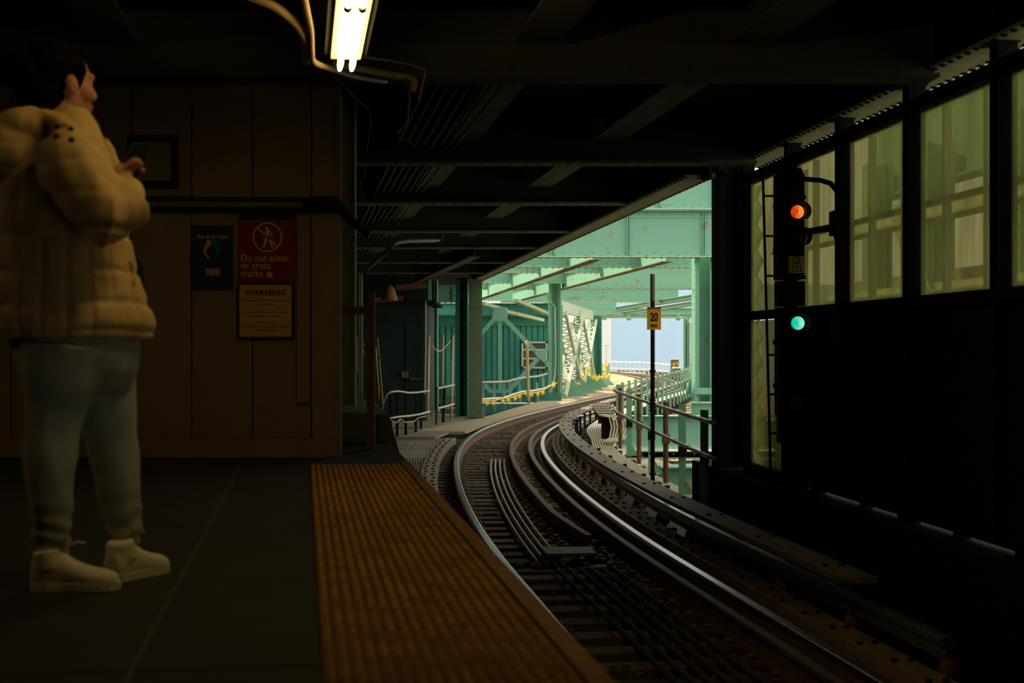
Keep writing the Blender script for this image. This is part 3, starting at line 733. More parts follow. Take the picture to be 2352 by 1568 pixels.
def pipe(name, label, pts, r, m=LAMPPIPE, cat='pipe', n=10):
    P2 = [Vector(p) for p in pts]; q = [P2[0]]
    for i in range(len(P2) - 1):
        p0 = P2[max(i - 1, 0)]; p3 = P2[min(i + 2, len(P2) - 1)]
        for k in range(1, 5): q.append(cr(p0, P2[i], P2[i + 1], p3, k / 4))
    return MB().tube(q, r, n).build(name, m, None, label, cat, smooth=True)
pipe('ceiling_conduit', 'thick tan conduit bending down at the top left of the lamp', [W(560, -12, 6.9), W(625, 12, 7), W(675, 50, 7.2), (W(696, 82, 7.4)), W(700, 110, 7.7), W(705, 140, 8.0)], .024)
pipe('ceiling_conduit', 'slim tan conduit running down beside the lamp then right under it', [W(695, -30, 6.8), W(703, 15, 7), W(713, 70, 7.3), W(715, 120, 7.7), W(722, 143, 8), W(760, 158, 8.4), W(820, 176, 9.0), W(885, 186, 9.5)], .018)
pipe('ceiling_conduit', 'dim double-bend pipe ending in a hook right of the lamp', [W(770, 148, 8.6), W(840, 160, 9), W(900, 172, 9.3), W(940, 178, 9.4), W(952, 190, 9.4), W(947, 210, 9.4)], .024)
pipe('ceiling_conduit', 'very thin dim wire pipe arching above the hooked pipe', [W(830, 130, 8.6), W(900, 140, 9), W(955, 152, 9.3), W(976, 164, 9.4), W(970, 195, 9.4), W(962, 230, 9.4)], .007)
pipe('hanging_wire', 'thin copper wire dangling from the lamp beside the booth corner', [W(775, 180, 9.4), W(800, 210, 9.5), W(850, 262, 9.8), W(846, 320, 9.9), W(838, 370, 10), W(837, 400, 10.1), W(827, 425, 10.2), W(836, 462, 10.3), W(828, 490, 10.4), W(820, 502, 10.4)], .005, WIRE, 'wire', 6)
pipe('hanging_pipe', 'short crooked pipe sticking out under the ceiling near the cable rack', [Vector((W(938, 0, 10.5).x, 10.5, 3.02)), W(938, 260, 10.5), W(916, 300, 11), W(918, 312, 11), W(935, 322, 11), W(952, 338, 11)], .010, LAMPPIPE)
pipe('green_conduit', 'bent green-grey conduit slanting from the ceiling to the dark edge', [W(1015, 543, 16), W(1000, 552, 16), W(915, 556, 13), W(880, 585, 12.8), W(835, 624, 12.6)], .022, mat('green_pipe', (.17, .26, .19), .6, n=.7, ns=10))
pipe('drain_pipe', 'pale vertical pipe beside the green timber post', [W(828, 630, 12.6), W(828, 760, 12.6), W(828, 919, 12.6)], .02, mat('pale_pipe', (.75, .85, .70), .5, n=.4, ns=8))
# conduit rack along the platform edge ceiling
for k in range(8):
    v = .90 + .08 * k; pts = [S(v, u, 2.70 + .012 * math.sin(u + k)) for u in (9.9, 13, 16, 19, 22, 26, 32)]
    MB().tube(pts, .014, 6).build('rack_conduit', mat('rack_pipe', (.22, .25, .15), .6), None, '%s conduit of the ceiling rack above the booth corner' % ['leftmost', 'second', 'third', 'fourth', 'fifth', 'sixth', 'seventh', 'rightmost'][k], 'conduit', 'ceiling rack conduits', smooth=True)

# ------------------------------------------------------------ platform end things
pp_ = empty('timber_post', W(799, 940, 12.5), 'pale green timber post just beyond the booth corner', 'post')
MB().bb(W(784, 0, 12.5).x, W(815, 0, 12.5).x, 12.5, 12.62, .2, 3.0).build('post', POSTW, pp_)
MB().bb(W(812, 0, 12.5).x, W(817, 0, 12.5).x, 12.48, 12.5, .2, 3.0).build('edge_strip', mat('pale_edge', (.5, .55, .35), .6), pp_)
pb = MB(); pb.v = [W(780, 1045, 11.3), W(920, 1048, 11.3), W(921, 1048, 11.6), W(780, 1046, 13.5), W(780, 945, 11.3), W(893, 953, 11.5), W(862, 924, 13.6), W(800, 905, 14.2)]
pb.f = [[0, 1, 5, 4], [1, 2, 6, 5], [2, 3, 7, 6], [3, 0, 4, 7], [4, 5, 6, 7], [0, 3, 2, 1]]
pb.build('end_block', CONCD, None, 'dark concrete end block with a sloping top past the booth', 'block')
rp = empty('rusty_post', W(852, 1045, 10.6), 'rust-brown square post with a short crossbar at the platform end', 'post')
MB().bb(W(842, 0, 10.6).x, W(860, 0, 10.6).x, 10.6, 10.66, 0, W(0, 668, 10.6).z).build('post', RUST, rp)
MB().bb(W(778, 0, 10.6).x, W(842, 0, 10.6).x, 10.61, 10.65, W(0, 721, 10.6).z, W(0, 703, 10.6).z).build('crossbar', RUST, rp)
yl = empty('yellow_ladder', W(868, 905, 15.5), 'bright yellow folded ladder leaning behind the rusty post', 'ladder')
b0 = W(874, 925, 15); 
MB().tube([W(863, 776, 15.5), W(866, 776, 15.5), W(878, 925, 15), W(878, 925, 15) + Vector((0, 0, -1.25))], .014, 6).build('rail', YEL, yl)
MB().tube([W(862, 800, 15.5), W(870, 920, 15)], .012, 6).build('rail', YEL, yl)
for yy in (790, 832, 875): MB().tube([W(860, yy, 15.4), W(866 + (yy - 776) * .08, yy, 15.4)], .010, 6).build('rung', YEL, yl)
MB().box(W(866, 903, 15.2), (.05, .05, .12)).build('foot_box', mat('ochre', (.45, .28, .04), .7, n=.5), yl)
MB().box(W(874, 822, 15.2), (.05, .01, .03), Matrix.Rotation(.8, 3, 'Y')).build('tag', WHT, yl)
tpz = MB(); tpz.slab([W(818, 773, 12.7), W(826, 782, 12.7), W(824, 805, 12.7), W(832, 812, 12.7), W(826, 830, 12.7), W(828, 848, 12.7), W(820, 855, 12.7), W(817, 800, 12.7)], (0, .01, 0))
tpz.slab([W(828, 783, 12.7), W(838, 790, 12.7), W(832, 795, 12.7), W(838, 815, 12.7), W(830, 803, 12.7)], (0, .01, 0))
tpz.build('torn_paper', WHT, None, 'torn white paper scraps stuck on the pale vertical pipe', 'paper')

# left deck: steel plates and slats, at track level
dk = empty('deck', (-2, 25, ZR - .03), kind='structure')
def quadplate(px, z, th, name, m, par):
    pts = []
    for (x, y) in px:
        Z = (CAMZ - z) * F / (y - 800); pts.append(Vector(((x - 1176) * Z / F, Z)))
    return MB().prism(pts, z - th, z).build(name, m, par)
quadplate([(860, 950), (1005, 948), (1130, 958), (1075, 975), (1000, 1003), (880, 1003)], -1.07, .05, 'plate', mat('deck_steel', (.26, .22, .14), .8, n=.6, ns=5, bump=.2), dk)
for k_ in range(14):
    Ya, Yb = 31 + 2.6 * k_, 31 + 2.6 * (k_ + 1) - .02
    def wl_(Y): return -.85 - .85 * max(0, min(1, (Y - 37) / 15)) - .4 * max(0, min(1, (Y - 52) / 14)) if Y > 37 else -.85 - .1 * (37 - Y)
    qa, qb = at_s(s_at_y(Ya)), at_s(s_at_y(Yb))
    MB().prism([(qa[0] + qa[2] * wl_(Ya))[:2], (qa[0] - qa[2] * .3)[:2], (qb[0] - qb[2] * .3)[:2], (qb[0] + qb[2] * wl_(Yb))[:2]], -1.12, -1.06).build('walk_plate', CONC, dk)
quadplate([(700, 950), (980, 945), (980, 880), (700, 880)], -1.10, .05, 'plate', CONCD, dk)
quadplate([(905, 1032), (990, 1032), (1000, 1052), (915, 1052)], -1.09, .04, 'plate', mat('deck_steel', (0, 0, 0)), dk)
quadplate([(870, 1006), (1018, 1006), (1005, 1100), (925, 1100)], -1.12, .04, 'plate', CONCD, dk)
for (x0, x1, y0, y1, sl, nm) in ((893, 1012, 1014, 1031, -22, 18), (905, 1000, 1053, 1095, -12, 15)):
    for k in range(nm):
        xa = x0 + (x1 - x0) * k / nm; wdt = (x1 - x0) / nm * .5
        quadplate([(xa, y1), (xa + wdt, y1), (xa + wdt - sl * .6, y0), (xa - sl * .6, y0)], -1.085, .04, 'slat', PLANK, dk)
# left fence posts and rails
gp = [('tall_pole', 'tall copper-pink pole standing left in the deck fence', 985, 966, 770, 31, COPR, .034), ('tall_pole', 'middle tan pole of the three tall deck poles', 1017, 950, 768, 34, mat('tan_pole', (.50, .36, .16), .5), .032), ('tall_pole', 'right copper-pink pole beside the green columns', 1040, 965, 770, 34.5, COPR, .036)]
for nm, lb, x, y0, y1, Z, m, r in gp:
    Zb = 1.8 * F / (y0 - 800); MB().tube([W(x - 3, y0, Zb), W(x, y1, Zb)], r * Zb / 36, 8).build(nm, m, None, lb, 'pole', smooth=True)
dfn = empty('deck_fence', W(935, 1000, 27), 'low dark-posted fence with wavy pale handrail at the deck edge', 'fence')
def hp(x, y, z=-1.07):
    Z = (CAMZ - z) * F / (y - 800); return W(x, y, Z)
posts = [(897, 1003), (912, 1003), (932, 998), (955, 992), (967, 985)]
for k, (x, y) in enumerate(posts):
    b = hp(x, y); MB().box((b.x, b.y, -1.05 + .42), (.055, .03, .84 + .02 * k)).build('post', BLACKST, dfn)
Zr = [hp(890, 1003).y, 27, 28, 29, 30, 31]
MB().tube([W(878, 930, 28.5), W(889, 905, 28.5), W(897, 900, 28.5), W(915, 898, 28.8), W(940, 902, 29.3), W(960, 901, 29.8), W(986, 897, 30.5)], .022, 8).build('handrail', GALV, dfn, smooth=True)
MB().tube([W(893, 961, 28.5), W(915, 957, 28.8), W(940, 955, 29.3), W(965, 951, 29.8), W(986, 945, 30.5)], .024, 8).build('midrail', GALV, dfn, smooth=True)
MB().tube([W(890, 983, 28.5), W(935, 983, 29.3), W(970, 980, 30.5)], .012, 6).build('toe_rail', BLACKST, dfn)
MB().tube([W(898, 965, 28.4), W(908, 972, 28.5), W(920, 962, 28.8), W(932, 970, 29), W(950, 968, 29.4), W(960, 960, 29.6), W(978, 955, 30)], .010, 6).build('rope', COPR, dfn, smooth=True)
gt = empty('deck_gate', W(1024, 940, 33), 'small pipe gate between the tall copper poles', 'gate')
for a, b_ in (((1005, 892), (1043, 884)), ((1005, 938), (1043, 928))): MB().tube([W(*a, 33), W(*b_, 34)], .026, 8).build('rail', GALV, gt)
MB().tube([W(1002, 975, 33), W(1003, 890, 33)], .02, 6).build('post', BLACKST, gt)
MB().tube([W(1018, 970, 33.5), W(1020, 885, 33.5)], .035, 6).build('post', BLACKST, gt)
pipe('rope', 'pink rope slung between the tops of the tall copper poles', [W(987, 785, 31), W(997, 800, 32), W(1007, 806, 33), W(1018, 802, 33.5), W(1025, 794, 34), W(1035, 783, 34.4)], .014, COPR, 'rope', 6)
bn = empty('barrel', W(930, 950, 37), 'pale wrapped barrel on the deck behind the low fence', 'barrel')
MB().tube([(bn.location.x - .1, 38, -1.08), (bn.location.x - .1, 38, -.6), (bn.location.x - .1, 38, -.25)], [.24, .27, .25], 14).build('drum', mat('grey_wrap', (.40, .38, .30), .8, n=.6, ns=8), bn)
MB().tube([(bn.location.x - .1, 38, -.26), (bn.location.x - .1, 38, -.22)], .27, 14).build('lid', CONCD, bn)
yb = MB().box(W(950, 929, 40), (.07, .05, .25)).build('yellow_marker', mat('ochre', (0, 0, 0)), None, 'small ochre marker block standing on the far deck', 'marker')
# dark shed left
sh = empty('signal_shed', W(915, 950, 36), 'tall dark green shed behind the low deck fence', 'shed')
x0, x1 = W(800, 0, 36).x, W(977, 0, 36).x
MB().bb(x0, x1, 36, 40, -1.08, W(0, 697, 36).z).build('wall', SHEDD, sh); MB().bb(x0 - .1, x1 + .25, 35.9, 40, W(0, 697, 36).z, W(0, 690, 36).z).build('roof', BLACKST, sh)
MB().bb(W(930, 0, 36).x, W(932, 0, 36).x, 35.98, 36, -.3, 1.4).build('door_edge', BLACKST, sh)
MB().box(W(930, 860, 35.95), (.17, .08, .16)).build('meter_box', CONCD, sh); MB().box(W(955, 870, 35.95), (.3, .08, .05)).build('shelf', RUST, sh)
pipe('shed_pipe', 'thin dusty pipe down the right corner of the dark shed', [W(977, 690, 35.8), W(977, 800, 35.8), W(975, 905, 35.8)], .025, mat('corner_pipe', (.34, .34, .2), .6))
bl = empty('gong_bell', W(893, 690, 24), 'rusty conical bell lamp hanging under the ceiling left', 'bell')
q = W(895, 0, 24).x
MB().tube([(q, 24, W(0, 655, 24).z), (q, 24, W(0, 662, 24).z), (q, 24, W(0, 676, 24).z), (q, 24, W(0, 690, 24).z)], [.03, .08, .11, .14], 16).build('shade', mat('rust_orange', (.42, .20, .07), .7, n=.5), bl, smooth=True)
MB().tube([(q, 24, W(0, 655, 24).z), (q, 24, 3.02)], .008, 6).build('chain', BLACKST, bl)
for j, (x, y, wd) in enumerate(((960, 655, .9), (905, 684, 1.1))):
    MB().beam(W(x - 50, y + 6, 34), W(x + 20, y, 34), .1, .12).build('scrap_beam', RUST, None, ['rusty beam end high above the shed roof', 'rusty bar lying along the shed roof'][j], 'beam')

# ------------------------------------------------------------ green steel structure outside
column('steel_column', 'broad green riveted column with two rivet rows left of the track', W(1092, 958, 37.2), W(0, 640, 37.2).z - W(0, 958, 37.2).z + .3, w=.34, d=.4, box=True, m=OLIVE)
column('steel_column', 'green column with recessed dark web, just left of the two-rivet-row column', W(1061, 958, 38.2), 3.75, w=.30, d=.35, m=TEALD)  # darker green, under-roof shade put into the colour
column('steel_column', 'narrow green column behind the tall copper poles', W(995, 945, 41), 3.8, w=.24, d=.34)
column('steel_column', 'green column on the walkway with a pipe, left of the lattice braces', W(1274, 914, 51.5), 5.0, w=.40, d=.45)
column('steel_column', 'massive green column right of the speed sign', W(1615, 1025, 34), W(0, 592, 34).z - W(0, 1025, 34).z, w=.44, d=.7)
C1 = W(1615, 1025, 34)
ks = empty('column_splice', W(1615, 990, 33.7), 'wide riveted splice plate around the foot of the massive green column', 'plate')
MB().bb(W(1589, 0, 33.7).x, W(1641, 0, 33.7).x, 33.66, 33.70, W(0, 985, 33.7).z, W(0, 925, 33.7).z).build('plate', TEAL, ks)
MB().bb(W(1586, 0, 33.7).x, W(1645, 0, 33.7).x, 33.5, 33.9, W(0, 925, 33.7).z, W(0, 922, 33.7).z).build('ledge', MINT, ks)
MB().bb(W(1594, 0, 33.7).x, W(1634, 0, 33.7).x, 33.60, 33.66, W(0, 905, 33.7).z, W(0, 890, 33.7).z).build('tie_plate', TEAL, ks)
rv = MB()
for x in (1594, 1603, 1613, 1633):
    for y in range(931, 984, 9): rv.dome(W(x, y, 33.66), .02)
for x in (1600, 1628):
    for y in (894, 901): rv.dome(W(x, y, 33.60), .02)
rv.build('rivets', TEAL, ks, kind='stuff')
column('steel_column', 'slender far green column beside the blue cladding', W(1576, 858, 62), W(0, 728, 62).z - W(0, 858, 62).z, w=.24, d=.3)
pipe('far_conduit', 'curved thin conduit arching off the slender far column', [W(1562, 728, 60), W(1575, 731, 60), W(1584, 742, 60), W(1587, 755, 60), W(1587, 850, 60)], .03, GALV)
pipe('column_pipe', 'pale pipe running down the walkway column left of the lattice braces', [W(1257, 672, 51), W(1262, 690, 51), W(1273, 705, 51), W(1275, 720, 51), W(1275, 860, 51), W(1262, 905, 51)], .035, TEAL)
for nm_, x_, Z_, zt_0 in (('behind the massive column, middle', 1612, 92.5, 2.95), ('behind the massive column, farthest', 1616, 110.5, 3.0)):
    column('steel_column', 'green column ' + nm_, (W(x_, 0, Z_).x, Z_, -1.6), zt_0 + 1.6, w=.3, d=.3)
# cross girders, spanning y(px) ranges at their depth
def xg(label, Z, xl, xr, yt, yb, wd=.3, stiff=0, rnd=0, riv=.18, m=TEAL, mf=MINT, rr=.034):
    zb = W(0, yb, Z).z; zt = W(0, yt, Z).z
    return girder('cross_girder', label, (W(xl, 0, Z).x, Z, zb), (W(xr, 0, Z).x, Z, zt * 0 + zb), zt - zb, wd, m, group='green cross girders outside', stiff=stiff, riv=riv, rr=rr, mf=mf, round_end=rnd, ang=min(.16, (zt - zb) * .3))
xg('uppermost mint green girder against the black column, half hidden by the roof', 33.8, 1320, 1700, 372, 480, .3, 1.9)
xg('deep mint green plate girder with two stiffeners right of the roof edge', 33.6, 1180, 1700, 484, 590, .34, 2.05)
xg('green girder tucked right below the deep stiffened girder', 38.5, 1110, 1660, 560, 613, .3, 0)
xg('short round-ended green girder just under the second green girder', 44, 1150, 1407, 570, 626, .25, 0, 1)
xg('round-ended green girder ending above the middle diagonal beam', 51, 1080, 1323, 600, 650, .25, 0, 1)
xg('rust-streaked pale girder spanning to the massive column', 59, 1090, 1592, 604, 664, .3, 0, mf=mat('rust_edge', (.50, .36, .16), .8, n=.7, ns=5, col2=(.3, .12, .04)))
xg('small low girder left of the walkway column', 68, 1040, 1212, 646, 690, .25, 0, 1)
xg('pale girder with rounded right end behind the speed sign pole', 69, 1150, 1558, 655, 694, .3, 0, 1)
xg('small round-ended girder right of the lattice braces', 82, 1250, 1416, 680, 716, .3, 0, 1)
xg('low far girder just over the blue cladding', 92, 1230, 1600, 708, 721, .3, 0, riv=.3)
xg('farthest thin pale girder with hanging lugs', 110, 1360, 1600, 722, 731, .3, 0, riv=1.9, rr=.22, mf=WHT)
xg('green plate girder seen between the columns on the left', 44, 1003, 1076, 656, 694, .3, 1.2)
xg('dark green girder line above the corrugated shed roof', 62.3, 985, 1268, 697, 727, .3, 0, m=TEALD, mf=TEALD)
def lng(label, p0, p1, depth=.35, wd=.26, m=TEAL, mf=None):
    return girder('long_girder', label, p0, p1, depth, wd, m, group='green long girders outside', riv=.5, mf=mf or mat('brown_underside', (.22, .18, .09), .8, n=.5, ns=4))
def WZ(x, y, z):
    Z = (CAMZ - z) * F / (y - 800); return W(x, y, Z)
lng('long diagonal beam rising right to the deep stiffened girder', WZ(1530, 601, 2.9), WZ(1178, 694, 2.9), .62)
lng('middle diagonal beam running down left to the two-rivet-row column', WZ(1365, 597, 2.9), WZ(1098, 689, 2.9), .62)
lng('thin far diagonal beam crossing behind the speed sign pole', WZ(1594, 687, 2.9), WZ(1415, 714, 2.9), .2, .25)
lng('lowest far diagonal beam just above the white girder', WZ(1594, 701, 2.9), WZ(1370, 733, 2.9), .2, .25)
for j, (a, b) in enumerate((((1107, 697), (1160, 712)), ((1185, 690), (1262, 722)), ((1160, 715), (1245, 735)))):
    MB().beam(W(*a, 50 + j), W(*b, 55 + j), .2, .12).build('wind_brace', MINT, None, ['short pale brace above the gusset plate', 'pale brace slanting right to the walkway column', 'pale brace low over the shed eave'][j], 'brace')
# truss in front of the shed
tr2 = empty('truss_bent', W(1148, 900, 50), 'green gusseted brace frame in front of the corrugated shed', 'truss')
T = 50
MB().slab([W(1131, 738, T), W(1131, 722, T), W(1137, 705, T), W(1160, 705, T), W(1167, 722, T), W(1163, 738, T)], (0, .06, 0)).build('gusset', TEAL, tr2)
MB().beam(W(1148, 736, T + .1), W(1148, 905, T + .1), .13, .13, up=(0, 1, 0)).build('vertical', TEAL, tr2)
for a, b in (((1160, 733), (1262, 840)), ((1262, 795), (1166, 900)), ((1134, 734), (1100, 772)), ((1108, 880), (1135, 905))):
    MB().beam(W(*a, T + .05), W(*b, T + .05), .15, .08, up=(0, 1, 0)).build('diagonal', TEAL, tr2)
MB().slab([W(1228, 803, T - .03), W(1240, 803, T - .03), W(1256, 820, T - .03), W(1256, 830, T - .03), W(1246, 830, T - .03), W(1229, 814, T - .03)], (0, .05, 0)).build('gusset', TEAL, tr2)
MB().slab([W(1135, 905, T), W(1135, 895, T), W(1165, 895, T), W(1165, 912, T), W(1135, 912, T)], (0, .06, 0)).build('gusset', TEAL, tr2)
rv = MB()
for x in range(1134, 1165, 5):
    for y in (710, 718, 734): rv.dome(W(x, y, T - .001), .02)
for k in range(14): rv.dome(W(1165 + k * 7, 741 + k * 7.3, T), .018)
rv.build('rivets', TEAL, tr2, kind='stuff')
# corrugated shed
cs = empty('corrugated_shed', W(1140, 912, 58), 'green shed of vertical corrugated boards with a small window', 'shed')
ZC = 58; xa, xb = W(985, 0, ZC).x, W(1268, 0, ZC).x; zb_, zt_ = W(0, 912, ZC).z, W(0, 748, ZC).z
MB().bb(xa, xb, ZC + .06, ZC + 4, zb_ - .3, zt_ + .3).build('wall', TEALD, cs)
k = 0; x = xa
while x < xb - .1:
    if True:
        for (z0, z1) in ((zb_, zt_),):
            MB().bb(x, x + .19, ZC, ZC + .06, z0, z1).build('board', mat('shed_board', (.05, .27, .20), .55, n=.4, ns=4, stretch=(1, 1, .2), rand=.12), cs)
    x += .235
MB().bb(xa, xb, ZC - .08, ZC + .06, zt_, W(0, 728, ZC).z).build('fascia', TEALD, cs)
MB().bb(xa, xb, ZC - .3, ZC + 4, W(0, 728, ZC).z, W(0, 724, ZC).z).build('roof', mat('tar_roof', (.05, .09, .07), .8), cs)
wf = MB().bb(W(1199, 0, ZC).x, W(1256, 0, ZC).x, ZC - .1, ZC, W(0, 845, ZC).z, W(0, 785, ZC).z).build('window', mat('dark_pane', (.09, .10, .07), .2), cs)
fm = MB(); 
for (a, b, c, d) in ((1198, 1257, 784, 788), (1198, 1257, 842, 846), (1198, 1202, 784, 846), (1253, 1257, 784, 846), (1202, 1253, 801, 805), (1202, 1253, 821, 825)):
    fm.bb(W(a, 0, ZC).x, W(b, 0, ZC).x, ZC - .16, ZC - .1, W(0, d, ZC).z, W(0, c, ZC).z)
fm.build('frame', mat('cream_frame', (.60, .58, .42), .6), wf)
pd = empty('platform_girder', W(1107, 905, 49), 'dark green floor girder under the shed behind the yellow lamps', 'girder')
MB().bb(W(1100, 0, 49).x, W(1290, 0, 49).x, 49.3, 49.4, W(0, 950, 49).z, W(0, 903, 49).z).build('web', TEALD, pd)
# left outer fence with wavy handrails and yellow bulbs
of = empty('walkway_fence', W(1107, 955, 44), 'green-posted fence with wavy pale rails below the corrugated shed', 'fence')
def fz(x): return 43 + (x - 1107) * .045
for x, yb in ((1108, 952), (1134, 945), (1157, 940), (1171, 936), (1193, 930), (1233, 925), (1247, 922)):
    MB().beam(W(x, 878 if x < 1240 else 862, fz(x) + .3), W(x + 3, yb, fz(x) + .3), .09, .05, up=(0, 1, 0)).build('post', TEAL, of)
MB().tube([W(x, y, fz(x)) for x, y in ((1106, 878), (1140, 877), (1165, 876), (1190, 869), (1212, 866), (1235, 864), (1256, 858))], .035, 8).build('handrail', GALV, of, smooth=True)
MB().tube([W(x, y, fz(x)) for x, y in ((1106, 917), (1130, 915), (1155, 914), (1180, 905), (1200, 899), (1225, 897), (1250, 892), (1262, 886))], .035, 8).build('midrail', WHT, of, smooth=True)
MB().tube([W(1106, 926, fz(1106)), W(1250, 926, fz(1250))], .03, 8).build('toe_rail', WHT, of)
pipe('tall_pole', 'tan pole rising in front of the shed window', [W(1214, 926, 46.5), W(1212, 850, 46.5), W(1210, 782, 46.5)], .05, mat('tan_pole', (0, 0, 0)), 'pole')
cordpts = [(1106, 922), (1118, 920), (1132, 921), (1155, 914), (1167, 914), (1183, 910), (1193, 906), (1210, 902), (1220, 902), (1235, 901), (1246, 897), (1262, 886), (1271, 884), (1283, 876), (1290, 866), (1300, 876), (1308, 882), (1320, 884), (1330, 878), (1340, 869), (1344, 862), (1347, 852), (1350, 845), (1362, 862), (1370, 868), (1384, 864), (1392, 864), (1398, 862)]
def cz(x): return 42.6 + (x - 1107) * .045 if x < 1265 else 49.5 + (x - 1265) * .13
MB().tube([W(x, y, cz(x)) for x, y in cordpts], .022, 6).build('festoon_cord', YEL, None, 'yellow festoon cord sagging along the left walkway', 'cord')
bulbs = [(1118, 926), (1133, 926), (1155, 921), (1167, 919), (1183, 915), (1193, 910), (1210, 905), (1220, 906), (1235, 904), (1246, 901), (1271, 884), (1288, 868), (1300, 880), (1306, 886), (1317, 887), (1330, 882), (1340, 872), (1347, 857), (1348, 850), (1363, 867), (1370, 871), (1376, 866), (1384, 866), (1393, 866), (1399, 861)]
proto = None
for k, (x, y) in enumerate(bulbs):
    p = W(x, y, cz(x)) - Vector((0, .05, 0)); sc = 1.0 if x < 1265 else 1.12
    if proto is None:
        proto = empty('caged_bulb', p); g_ = MB()
        c = Vector(p)
        for a in range(6):
            an = math.pi * a / 3; g_.tube([c + Vector((math.cos(an) * r, math.sin(an) * r, z)) for r, z in ((.03, .07), (.062, .03), (.066, -.02), (.04, -.065), (.0, -.08))], .008, 4)
        for r, z in ((.066, -.01),):
            g_.tube([c + Vector((math.cos(t * math.pi / 5) * r, math.sin(t * math.pi / 5) * r, z)) for t in range(11)], .008, 4)
        g_.build('guard', YEL, proto); MB().ball(c, (.042, .042, .055), 10, 8).build('bulb', BULB, proto, smooth=True)
        MB().tube([c + Vector((0, 0, .06)), c + Vector((0, 0, .12))], .03, 8).build('socket', YEL, proto); o = proto
    else: o = copy_tree(proto)
    o.location = p; o.scale = (sc, sc, sc)
    OR = ['leftmost', 'second', 'third', 'fourth', 'fifth', 'sixth', 'seventh', 'eighth', 'ninth', 'rightmost']
    if x < 1265: tag(o, OR[k] + ' yellow caged lamp under the wavy rail below the shed', 'lamp', 'caged lamps below the shed')
    elif x < 1356: tag(o, (OR[k - 10] if k < 18 else 'rightmost') + ' yellow caged lamp in front of the lattice braces', 'lamp', 'caged lamps by the lattice braces')
    else: tag(o, (OR[k - 19] if k < 24 else 'rightmost') + ' yellow caged lamp of the far festoon end', 'lamp', 'caged lamps at the far end')
# lattice braces
A0 = W(1287, 908, 52); A1 = Vector((3.75, 66.6, A0.z)); zT = 2.34
lt = empty('lattice_truss', A0, 'run of lattice X-braces with a sunlit top plate along the walkway', 'truss')
dd = (A1 - A0); 
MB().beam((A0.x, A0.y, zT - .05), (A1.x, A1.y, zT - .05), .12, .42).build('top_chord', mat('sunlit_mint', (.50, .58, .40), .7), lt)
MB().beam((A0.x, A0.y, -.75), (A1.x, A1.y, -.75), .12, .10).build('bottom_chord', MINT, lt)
nn = Vector((dd.y, -dd.x, 0)).normalized()
for i in range(2):
    p = A0 + dd * (i / 2); q = A0 + dd * ((i + 1) / 2)
    for (a, b, za, zb2, mm) in ((p, q, zT - .3, -1.0, 1), (q, p, zT - .3, -1.0, 2)):
        P0 = Vector((a.x, a.y, za)); P1 = Vector((b.x, b.y, zb2)); d = (P1 - P0).normalized(); sd_ = nn
        L_ = (P1 - P0).length
        for e in (-.2, .2): MB().beam(P0 + sd_ * e, P1 + sd_ * e, .10, .17).build('brace_bar', MINT, lt)
        lc = MB(); n_ = int(L_ / .28)
        for k in range(n_):
            s0 = P0 + d * (L_ * k / n_); s1 = P0 + d * (L_ * (k + 1) / n_); e = .2 if k % 2 else -.2
            lc.beam(s0 + sd_ * e, s1 - sd_ * e, .07, .015, up=d.cross(sd_))
        lc.build('lacing', MINT, lt)
for i in range(3):
    p = A0 + dd * (i / 2); MB().box((p.x, p.y, (zT - 1.05) / 2), (.16, .2, zT + 1.05)).build('post', TEAL, lt)
lt2 = column('steel_column', 'dark green column at the far end of the lattice braces', (A1.x + .25, A1.y + 1.2, -1.1), 3.4, w=.5, d=.4, m=TEALD)
for j in range(5):
    t = j / 5 + .1; p = A0 + dd * (t * 1.35) + nn * .1
    MB().slab([(p.x, p.y, -.30), (p.x, p.y, -1.05), (p.x + .75, p.y - .2, -1.05)], (0, .06, 0)).build('knee_bracket', TEAL, None, '%s green triangular knee bracket at the foot of the lattice braces' % ['nearest', 'second', 'middle', 'fourth', 'farthest'][j], 'bracket', 'knee brackets')
# yellow-tinged small railing at the far end of the walkway
yr = empty('yellow_railing', W(1380, 875, 75), 'small yellow railing enclosure beyond the lattice braces', 'railing')
for y, m in ((840, YEL), (848, WHT)): MB().tube([W(1357, y, 75), W(1400, y + 2, 76)], .05, 6).build('rail', m, yr)
for x in (1357, 1366, 1374, 1382, 1390, 1399): MB().tube([W(x, 834, 75), W(x, 872, 75)], .045, 6).build('post', YEL if x in (1357, 1366, 1390) else TEAL, yr)
MB().bb(W(1392, 0, 76).x, W(1399, 0, 76).x, 75.8, 76, W(0, 872, 76).z, W(0, 840, 76).z).build('sheet', TEAL, yr)
sl = empty('street_light', W(1392, 845, 110), 'thin pale street light pole against the white cladding', 'lamp')
MB().tube([W(1392, 860, 110), W(1391, 795, 110), W(1390, 792, 110)], .08, 6).build('pole', mat('pale_grey', (.6, .62, .6), .5), sl)
MB().tube([W(1390, 793, 110), W(1398, 790, 110)], .10, 6).build('head', mat('pale_grey', (.6, .62, .6), .5), sl)

